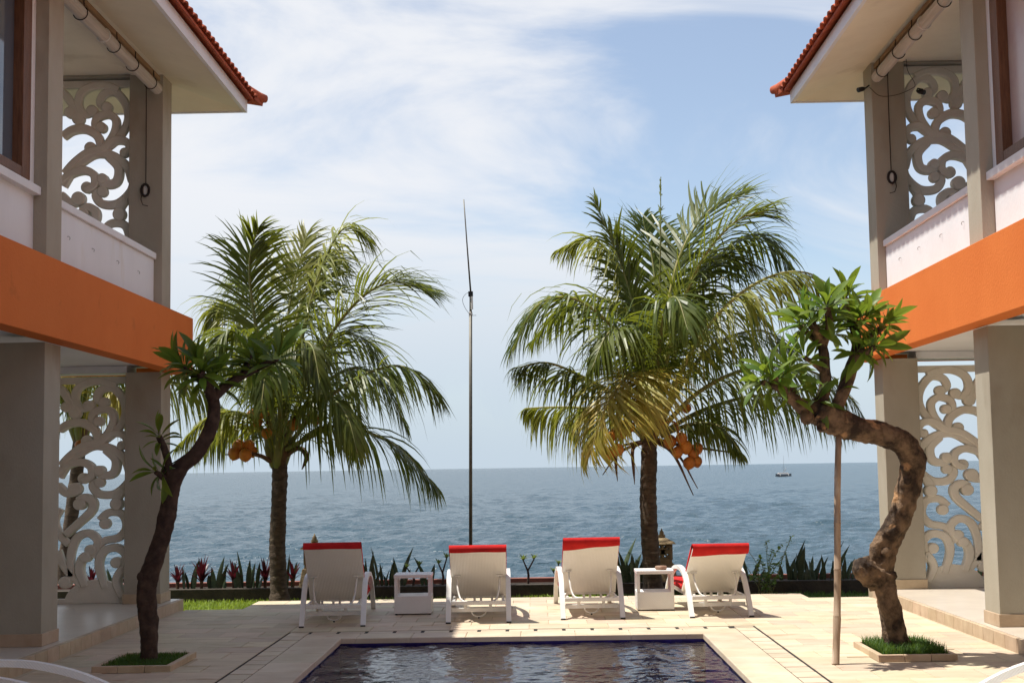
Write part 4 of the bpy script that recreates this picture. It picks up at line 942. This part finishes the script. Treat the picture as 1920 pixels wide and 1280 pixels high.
frL = [
 ([(520, 850, 0), (496, 700, -.1), (474, 575, -.2), (468, 490, -.3), (484, 428, -.4)], K(GR, lmax=.70, droop=.50, w=.034, wind=(.10, 0, 0))),
 ([(522, 840, 0), (530, 690, .3), (545, 560, .6), (575, 440, .9)], K(LG_, lmax=.85, droop=.55, w=.034, wind=(.2, 0, 0))),
 ([(526, 840, 0), (560, 660, .1), (600, 510, .2), (645, 428, .3), (690, 450, .4)], K(LG_, lmax=.70, droop=.75, w=.036, wind=(.2, 0, 0))),
 ([(528, 840, 0), (590, 680, -.3), (660, 575, -.5), (730, 530, -.6), (800, 545, -.7)], K(GR, lmax=.88, droop=.60, w=.040, wind=(.32, 0, 0))),
 ([(530, 850, 0), (610, 750, -.4), (700, 695, -.7), (765, 690, -.9), (820, 740, -1.0)], K(GR, lmax=.80, droop=.95, wind=(.25, 0, 0))),
 ([(530, 860, 0), (595, 805, -.3), (670, 805, -.5), (745, 838, -.6), (820, 915, -.7)], K(GR, lmax=.78, droop=.95, wind=(.12, 0, 0))),
 ([(518, 845, 0), (490, 700, .2), (452, 600, .4), (418, 570, .5), (392, 600, .6)], K(LG_, lmax=.62, droop=.95)),
 ([(516, 850, 0), (480, 790, -.3), (435, 772, -.5), (385, 785, -.7), (335, 835, -.8)], K(LG_, lmax=.55, droop=1.0)),
 ([(518, 845, 0), (495, 735, -.4), (465, 650, -.8), (430, 620, -1.0), (395, 660, -1.2)], K(GR, lmax=.62, droop=1.0)),
 ([(522, 845, 0), (540, 720, -.6), (560, 650, -1.0), (585, 650, -1.3), (600, 720, -1.6)], K(GR, lmax=.66, droop=1.0)),
 ([(522, 845, 0), (525, 740, -.6), (515, 680, -1.1), (500, 690, -1.5), (490, 760, -1.8)], K(GR, lmax=.62, droop=1.0)),
 ([(524, 845, 0), (560, 700, .5), (620, 630, 1.0), (690, 640, 1.3), (740, 720, 1.6)], K(GR, lmax=.74, droop=.95, wind=(.25, 0, 0))),
 ([(526, 845, 0), (590, 740, .3), (660, 690, .7), (720, 720, .9), (760, 800, 1.0)], K(GR, lmax=.7, droop=1.0, wind=(.2, 0, 0))),
 ([(520, 845, 0), (508, 690, .5), (480, 570, 1.0), (440, 520, 1.4)], K(GR, lmax=.62, droop=.9)),
 ([(526, 850, 0), (565, 770, -.5), (610, 740, -1.0), (650, 780, -1.4), (670, 850, -1.6)], K(GR, lmax=.6, droop=1.1)),
 ([(518, 855, 0), (490, 812, .2), (450, 800, .4), (400, 820, .6), (360, 850, .7)], K(GR, lmax=.5, droop=1.1)),
 ([(524, 845, 0), (545, 650, .3), (575, 540, .6), (600, 480, .9), (650, 500, 1.1)], K(GR, lmax=.72, droop=.7, wind=(.2, 0, 0))),
]
nutsL = [(440, 850, -.25, .118, (-.2, -.3, -.9)), (460, 853, -.30, .115, (.1, -.3, -.9)), (448, 836, -.22, .112, (0, -.4, -.8)), (466, 836, -.18, .11, (.2, -.4, -.8)), (472, 846, -.1, .105, (.2, -.2, -.9)),
         (474, 778, -.35, .105, (-.1, -.4, -.9)), (490, 774, -.4, .11, (0, -.4, -.9)), (500, 768, -.3, .10, (.1, -.3, -.9)), (482, 790, -.35, .10, (0, -.3, -.9)), (552, 795, -.40, .118, (.1, -.5, -.8)), (585, 780, -.2, .10, (.2, -.3, -.9)), (592, 788, -.15, .09, (.2, -.3, -.9)), (500, 812, -.3, .095, (0, -.3, -.9))]
stL = [([(515, 868, 0), (480, 852, -.2), (422, 852, -.3)], [.035, .026, .008], 'dry_husk'), ([(530, 860, 0), (560, 840, -.2), (575, 855, -.3), (566, 880, -.3)], [.02, .035, .04, .006], 'dry_husk'), ([(520, 840, 0), (500, 750, -.2), (490, 735, -.35)], [.02, .016, .01], 'stalk_orange'), ([(520, 850, 0), (490, 760, -.25), (478, 748, -.3)], [.02, .03, .01], 'dry_husk'),
       ([(520, 850, 0), (560, 830, -.2), (620, 800, -.3)], [.04, .034, .02], 'rachis_green')]
palm(524, LAWN_Z, 19.6, (522, 862), .116, .104, 'coconut palm with orange nuts rising from the bright lawn left of the first lounger', frL, nutsL, stL, 3)
frB = [([(150, 800, 0), (220, 690, -.3), (300, 640, -.5), (370, 645, -.6), (430, 690, -.7)], K(LG_, lmax=.9, droop=1.2, rach='rachis_yellow', upl=.05)), ([(150, 800, 0), (230, 730, -.2), (310, 715, -.4), (390, 740, -.5), (440, 800, -.6)], K(LG_, lmax=.75, droop=1.3, upl=.05)),
       ([(150, 800, 0), (170, 690, -.4), (200, 640, -.8), (235, 650, -1.0), (255, 720, -1.2)], K(GR, lmax=.8, droop=1.1)), ([(150, 800, 0), (120, 680, -.2), (80, 620, -.4), (20, 620, -.6), (-40, 690, -.7)], K(GR, lmax=.8, droop=1.1)),
       ([(150, 800, 0), (160, 640, 0), (150, 520, .2), (120, 440, .4)], K(GR, lmax=.8, droop=.5)), ([(150, 800, 0), (200, 740, -.5), (235, 735, -.9), (260, 790, -1.2)], K(YW, lmax=.6, droop=1.2)), ([(150, 800, 0), (110, 740, -.4), (60, 720, -.8), (10, 760, -1.0)], K(GR, lmax=.7, droop=1.1)), ([(150, 800, 0), (180, 700, .4), (240, 640, .8), (300, 680, 1.1)], K(GR, lmax=.8, droop=1.1)), ([(150, 800, 0), (140, 700, -.5), (130, 660, -.9), (115, 700, -1.2)], K(YW, lmax=.65, droop=1.2))]
palm(100, -1.45, 22.6, (150, 815), .12, .105, 'coconut palm half hidden behind the left villa, its fronds showing through the lower scroll screen', frB, [(170, 830, -.3, .11, (0, -.3, -.9)), (150, 835, -.3, .11, (0, -.3, -.9))], [], 4)

# ------------------------------------------------------------------ garden edge: bed wall, lawn, lanterns, mast, plants
bw = thing('bed_wall', (0, 20.0, LAWN_Z), 'low dark garden wall along the sea, topped with a reddish kerb', 'wall')
obj('wall_face', MB().box((-14, 20.0, LAWN_Z-0.2), (14, 20.13, -0.020)), 'bed_wall_dark', bw, bevel=0.006)
obj('kerb', MB().box((-14, 20.72, -1.3), (14, 20.88, 0.015)), 'coping_red', bw, bevel=0.006)
obj('bed_soil', MB().box((-14, 20.132, LAWN_Z-0.2), (14, 20.718, -0.045)), 'soil', bw)
def lawnpt(r):
    while True:
        x, y = r.uniform(-5.6, 1.0), r.uniform(16.9, 19.98)
        if not (x > -3.45 and y < FARY+.02) and not (x < -4.24 and y < 17.1): return (x, y, LAWN_Z-0.005)
blades('lawn_grass', 'grass_bright', 15000, lawnpt, 0.03, 0.075, 0.0055, None, 0.8, 8)
def lawnpt2(r):
    while True:
        x, y = r.uniform(1.0, 5.6), r.uniform(17.3, 19.98)
        if not (x < 3.27 and y < FARY+.02) and not (x > 4.04 and y < 17.55): return (x, y, LAWN_Z-0.005)
o = blades('garden_grass', 'grass_dark', 7000, lawnpt2, 0.03, 0.075, 0.006, None, 0.8, 9)
def lantern(x, Y, label):
    b = at(x, 1098, Y); b.z = -0.05
    t = thing('stone_lantern', b, label, 'lantern', 'stone lanterns in the flower bed'); cx, cy, z = b
    obj('plinth', MB().frustum((cx, cy), .40, .40, .31, .31, z, z+.27), 'lantern_stone', t, bevel=.008)
    obj('step', MB().frustum((cx, cy), .27, .27, .25, .25, z+.27, z+.325), 'lantern_stone', t, bevel=.006)
    bd = MB(); w = .115
    z0, z1 = z+.325, z+.545
    for sx in (-1, 1):
        for sy in (-1, 1): bd.box((cx+sx*w-.022, cy+sy*w-.022, z0), (cx+sx*w+.022, cy+sy*w+.022, z1))
    body = obj('body', bd, 'lantern_stone', t)
    for k in range(4):                                     # pierced panels: a frame of bars leaves the light holes open
        a = k*math.pi/2; rot = Matrix.Rotation(a, 3, 'Z'); pm = MB()
        def bar(u0, v0, u1, v1, th=.022):
            p0, p1 = Vector((u0, -w, v0)), Vector((u1, -w, v1))
            pm.bar([Vector((cx, cy, z0))+rot @ p0, Vector((cx, cy, z0))+rot @ p1], .026, th, wdir=rot @ Vector((0, 1, 0)))
        H_ = z1-z0
        bar(-w+.022, .013, w-.022, .013, .026); bar(-w+.022, H_-.013, w-.022, H_-.013, .026); bar(0, .02, 0, H_-.02, .036); bar(-w+.02, H_*.5, w-.02, H_*.5, .060)
        bar(-w+.02, .02, w-.02, H_-.02, .026); bar(w-.02, .02, -w+.02, H_-.02, .026)
        obj('pierced_panel', pm, 'lantern_stone', body)
    rf_ = obj('roof', MB().frustum((cx, cy), .37, .37, .32, .32, z1+.0, z1+.03), 'lantern_stone', t, bevel=.004)
    obj('roof_slope', MB().frustum((cx, cy), .31, .31, .09, .09, z1+.031, z1+.09), 'lantern_stone', rf_)
    obj('finial', MB().lathe([(.045, 0), (.055, .02), (.030, .05), (.034, .065), (.012, .10), (.004, .125)], 12, (cx, cy, z1+.091)), 'lantern_stone', t, smooth=True)
lantern(590, 20.42, 'stone lantern almost hidden behind the lounger furthest left')
lantern(1243, 20.42, 'tan stone lantern with pierced sides beside the right palm trunk')
mp_ = at(882, 1060, 20.55); zt = at(882.5, 552, 20.55); ma = thing('antenna_mast', (mp_.x, 20.55, -.05), 'tall thin metal mast with whip antenna behind the second lounger', 'mast')
obj('pole', MB().tube([(mp_.x, 20.55, -.06), (zt.x-.004, 20.55, zt.z-.25)], [.026, .023], 12), 'mast_metal', ma, smooth=True)
jt = obj('clamp', MB().box((zt.x-.034, 20.52, zt.z-.03), (zt.x+.034, 20.58, zt.z+.045)), 'black_plastic', ma, bevel=.005)
obj('feed_tube', MB().tube([(zt.x+.018, 20.53, zt.z-.22), (zt.x+.016, 20.53, zt.z-.03)], .016, 8), 'tube_white', jt)
obj('sleeve', MB().tube([(zt.x-.004, 20.55, zt.z-.26), (zt.x, 20.55, zt.z-.02)], .018, 8), 'mast_metal', jt)
tp_ = at(869.5, 374, 20.55)
obj('whip', MB().tube([zt+Vector((0, 0, .04)), zt.lerp(tp_, .5), tp_], [.013, .010, .008], 8), 'mast_metal', ma, smooth=True)
obj('cable', MB().tube(spline([zt+Vector((-.03, 0, .03)), zt+Vector((-.08, 0, .0)), zt+Vector((-.12, 0, -.08)), zt+Vector((-.08, 0, -.20)), zt+Vector((0, -.03, -.30)), zt+Vector((.08, -.03, -.31))], 24), .0032, 5), 'cord_dark', ma)
for zz in (.29,): obj('tape', MB().tube([(zt.x-.004, 20.55, zt.z-zz-.02), (zt.x-.004, 20.55, zt.z-zz+.02)], .029, 10), 'tube_white', ma)

def blade_leaf(mb, base, h, lean, az, w, face, curl=0.0):
    d = Vector((math.cos(az), math.sin(az), 0)); f = Vector((math.cos(face), math.sin(face), 0)); th = Vector((-f.y, f.x, 0)); k = 7; o = len(mb.v)
    prof = [.55, .80, .98, 1.0, .92, .70, .38, .0]
    for i in range(k+1):
        u = i/k; p = base + d*(lean*h*u**1.5) + Vector((0, 0, h*u*(1-curl*u))); ww = w*prof[i]*.5
        mb.v += [p-f*ww, p+th*(-.22*ww), p+f*ww]
    for i in range(k):
        a = o+i*3; mb.f += [[a, a+1, a+4, a+3], [a+1, a+2, a+5, a+4]]
def snake(px, hpx, n, label, Y=20.4, seed=0, wpx=9, spread=.10):
    g = random.Random(seed+px); b = at(px, 1098, Y); b.z = -.05
    t = thing('snake_plant', b, label, 'plant', 'snake plants in the sea wall bed')
    n += 1 if n > 1 else 0
    for k in range(n):
        mb = MB(); h = hpx/2667*Y*(1.0 if k == n//2 else g.uniform(.42, .95))
        off = Vector(((k-(n-1)/2)/max(1, n)*spread*2.0 + g.uniform(-.02, .02), g.uniform(-.06, .06), 0))
        le = g.uniform(.05, .50) if k else g.uniform(0, .16); az = (0 if off.x > 0 else math.pi)+g.uniform(-.9, .9)
        blade_leaf(mb, b+off, h, le, az, wpx/2667*Y*g.uniform(.6, 1.0), g.uniform(-.7, .7))
        obj('leaf', mb, 'snake_leaf', t, smooth=True, recalc=False)
def redplant(px, hpx, n, label, Y=20.38, seed=0):
    g = random.Random(seed+px); b = at(px, 1098, Y); b.z = -.05
    t = thing('red_leaved_plant', b, label, 'plant', 'red-leaved plants in the sea wall bed')
    obj('stem', MB().tube([b, b+Vector((0, 0, .13))], [.022, .026], 8), 'dry_husk', t)
    for k in range(n):
        mb = MB(); u = (k+.5)/n; h = hpx/2667*Y*.80*(1.05-.45*u); az = k*2.4+g.uniform(-.2, .2)
        blade_leaf(mb, b+Vector((0, 0, .07+.06*(1-u))), h*g.uniform(.9, 1.1), .15+1.0*u, az, .052, az+math.pi/2, curl=.25*u)
        obj('leaf', mb, 'red_leaf', t, smooth=True, recalc=False)
def seedling(px, hpx, label, heads, Y=20.42, seed=0):
    g = random.Random(seed+px); b = at(px, 1098, Y); b.z = -.05; s = Y/2667
    t = thing('frangipani_seedling', b, label, 'plant', 'young frangipani plants in the sea wall bed')
    obj('stem', MB().tube([b, b+Vector((.01, 0, hpx*s*.35)), b+Vector((0, 0, hpx*s*.55))], [.02, .017, .014], 8), 'bark_dark', t)
    for (dx, dz, n, sz) in heads:
        tip = b+Vector((dx*s, 0, dz*s)); obj('branch', MB().tube([b+Vector((0, 0, hpx*s*.52)), tip], [.013, .009], 6), 'bark_dark', t)
        for k in range(n):
            mb = MB(); az = k*2.4; u = (k+.5)/n
            blade_leaf(mb, tip, sz*s*(1-.4*u), .5+1.3*u, az, .035, az+math.pi/2, .45*u); obj('leaf', mb, 'seedling_leaf', t, smooth=True, recalc=False)
redplant(333, 45, 12, 'dark red rosette plant tight against the corner post of the left villa')
snake(356, 58, 3, 'narrow three-bladed snake plant next to the left corner post')
redplant(378, 58, 22, 'broadest dark red rosette plant, left part of the sea wall bed')
snake(405, 60, 5, 'dense upright snake plant between two red plants left of the palm', wpx=12, spread=.13)
snake(421, 14, 1, 'tiny single snake plant shoot left of the first palm', wpx=6)
redplant(438, 50, 14, 'crimson rosette plant midway between lawn corner post and palm')
snake(458, 72, 4, 'tallest leaning snake plant left of the first palm trunk', wpx=10, spread=.13)
snake(478, 50, 3, 'open V-shaped snake plant left of the first palm trunk', wpx=9, spread=.12)
redplant(497, 56, 14, 'dark crimson rosette plant touching the left side of the first palm trunk')
snake(539, 64, 3, 'slim snake plant just right of the first palm trunk')
redplant(549, 48, 10, 'red rosette plant between the first palm and the left lounger')
redplant(236, 45, 10, 'red rosette plant seen through the lower left scroll screen')
redplant(172, 40, 12, 'dark red rosette plant seen through the far side of the lower left scroll screen'); snake(215, 50, 5, 'dark snake plant seen through the foot of the lower left scroll screen')
snake(694, 66, 3, 'tall snake plant right behind the cushion of the left lounger')
snake(712, 74, 2, 'straight tall snake plant blade left of the shaded side table', wpx=7)
snake(727, 50, 3, 'crossed snake plant blades at the left corner of the shaded side table', spread=.13)
snake(750, 72, 3, 'tall snake plant behind the middle of the shaded side table', wpx=10)
snake(801, 56, 2, 'short snake plant behind the right post of the shaded side table', wpx=9)
seedling(775, 34, 'young frangipani showing just above the shaded side table', [(-12, 34, 7, 11), (12, 38, 8, 12)])
seedling(830, 45, 'young forked frangipani touching the left side of the mast lounger', [(-7, 40, 7, 13), (8, 50, 8, 14)])
seedling(990, 48, 'sunlit young frangipani alone between the two middle loungers', [(-8, 44, 9, 15), (12, 46, 8, 13)])
seedling(1044, 30, 'small low frangipani at the left arm of the third lounger', [(-6, 22, 6, 12), (4, 36, 6, 12)])
snake(1163, 84, 3, 'tallest snake plant at the right edge of the third lounger', wpx=11)
snake(1176, 62, 4, 'spreading snake plant between the third lounger and the sunlit side table', wpx=11, spread=.13)
snake(1190, 62, 3, 'snake plant rising behind the left edge of the sunlit side table', wpx=11)
snake(1204, 74, 2, 'snake plant touching the left side of the right palm trunk', wpx=12)
snake(1404, 52, 4, 'arching snake plant at the right edge of the rightmost lounger', spread=.2)
for x, h_, n_, lb in ((1476, 46, 2, 'first snake plant right of the leafy shrub'), (1490, 76, 4, 'tallest snake plant cluster right of the leafy shrub'), (1503, 50, 2, 'slanting snake plant, third from the leafy shrub'), (1519, 46, 4, 'low bushy snake plant, fourth from the leafy shrub'), (1533, 44, 3, 'bent broad-bladed snake plant left of the bamboo pole'), (1554, 76, 2, 'tall thin snake plant close to the left of the bamboo pole'), (1580, 44, 3, 'low snake plant just right of the bamboo pole'), (1590, 40, 3, 'snake plant between the bamboo pole and the trunk stub'),
                   (1738, 30, 3, 'snake plant low behind the lower right scroll screen'), (1826, 40, 2, 'snake plant behind the far edge of the lower right scroll screen')):
    snake(x, h_, n_, lb, wpx=10, spread=.11)
# leafy shrub beside the right lounger
def shrub():
    g = random.Random(11); Y = 19.7; b = at(1435, 1112, Y); b.z = LAWN_Z
    t = thing('leafy_shrub', b, 'light green leafy shrub with thin upright shoots right of the rightmost lounger', 'shrub')
    lf = MB(); P_ = [(0, 0, 0), (0.35, .5, .06), (0.5, .5, .08), (1, 0, .0)]
    for v in ((0, 0, 0), (-.28, .35, .05), (0, .4, 0), (.28, .35, .05), (-.24, .7, .03), (0, .72, -.03), (.24, .7, .03), (0, 1, -.12)): lf.v.append(Vector(v))
    lf.f = [[0, 2, 1], [0, 3, 2], [1, 2, 5, 4], [2, 3, 6, 5], [4, 5, 7], [5, 6, 7]]
    lm = lf.mesh('leaf', recalc=False); lm.materials.append(MATS['shrub_leaf'])
    tips = [(1448, 1030, 0), (1438, 1014, .1), (1465, 1020, -.1), (1484, 1006, 0), (1475, 1035, .1), (1425, 1045, -.1), (1418, 1060, 0), (1455, 1055, -.15), (1410, 1080, -.2), (1440, 1075, -.25), (1462, 1080, -.2), (1425, 1095, -.3), (1445, 1100, -.35), (1455, 1098, -.3), (1470, 1058, 0), (1432, 1062, .1), (1402, 1030, .2), (1396, 1055, .2)]
    cnt = 0
    for x, y, dy in tips:
        tip = at(x, y, Y+dy); mid = b.lerp(tip, .55)+Vector((g.uniform(-.05, .05), g.uniform(-.05, .05), .05))
        pts = spline([b+Vector((g.uniform(-.1, .1), g.uniform(-.08, .08), 0)), mid, tip], 16)
        obj('shoot', MB().tube(pts, lerp_list([.007, .003], 16), 5), 'rachis_green', t)
        for k in range(4, 16):
            for s in range(2 if k < 14 else 3):
                if cnt >= 296: break
                cnt += 1; o = link('leaf', lm, None, t); d = Vector((g.uniform(-1, 1), g.uniform(-1, 1), g.uniform(-.5, .5))).normalized()
                sz = g.uniform(.045, .085)*(1 if y > 1040 else .75)
                q_ = d.to_track_quat('Y', 'Z').to_matrix().to_4x4()
                o.matrix_local = Matrix.Translation(pts[k]-b) @ q_ @ Matrix.Rotation(g.uniform(-.6, .6), 4, 'Y') @ Matrix.Scale(sz, 4)
shrub()

# ------------------------------------------------------------------ boat at anchor
def boat():
    Yb = 455.0; c = at(1469, 890, Yb); s = Yb/2667; b = Vector((c.x, Yb, SEA_Z))
    t = thing('outrigger_boat', b, 'small dark-hulled outrigger boat with bare mast on the sea near the horizon', 'boat')
    L = 29*s/2
    hull = MB(); n = 9
    for i in range(n):
        u = i/(n-1)*2-1; x = b.x+u*L; w = .75*(1-abs(u)**3)+.05; h = .62+.35*abs(u)**3
        hull.v += [Vector((x, Yb-w, b.z+h)), Vector((x, Yb-w*.6, b.z-.2)), Vector((x, Yb+w*.6, b.z-.2)), Vector((x, Yb+w, b.z+h))]
    for i in range(n-1):
        for j in range(3): a = i*4+j; hull.f.append([a, a+1, a+5, a+4])
        hull.f.append([i*4+3, i*4, i*4+4, i*4+7])
    obj('hull', hull, 'boat_dark', t)
    obj('deck_rail', MB().box((b.x-L*.78, Yb-.6, b.z+.72), (b.x+L*.75, Yb+.6, b.z+.95)), 'boat_white', t)
    obj('cabin', MB().frustum((b.x-.1, Yb), 3.2, 1.0, 2.9, .9, b.z+.95, b.z+1.25), 'boat_white', t)
    obj('mast', MB().tube([(b.x+.1, Yb, b.z+.9), (b.x+.25, Yb, b.z+6.6)], [.05, .02], 6), 'mast_metal', t)
    obj('furled_sail', MB().tube([(b.x+.15, Yb, b.z+1.6), (b.x+.75, Yb, b.z+2.1), (b.x+.9, Yb, b.z+2.9)], [.10, .12, .04], 6), 'boat_white', t)
    for sy in (-1, 1):
        o = obj('outrigger', MB().tube([(b.x-L*.9, Yb+sy*2.2, b.z+.25), (b.x, Yb+sy*2.2, b.z+.08), (b.x+L*.9, Yb+sy*2.2, b.z+.25)], .11, 6), 'boat_dark', t)
        for dx in (-1.3, 1.3): obj('cross_beam', MB().tube([(b.x+dx, Yb, b.z+.75), (b.x+dx, Yb+sy*1.2, b.z+.85), (b.x+dx, Yb+sy*2.2, b.z+.18)], .06, 6), 'boat_white', o)
boat()
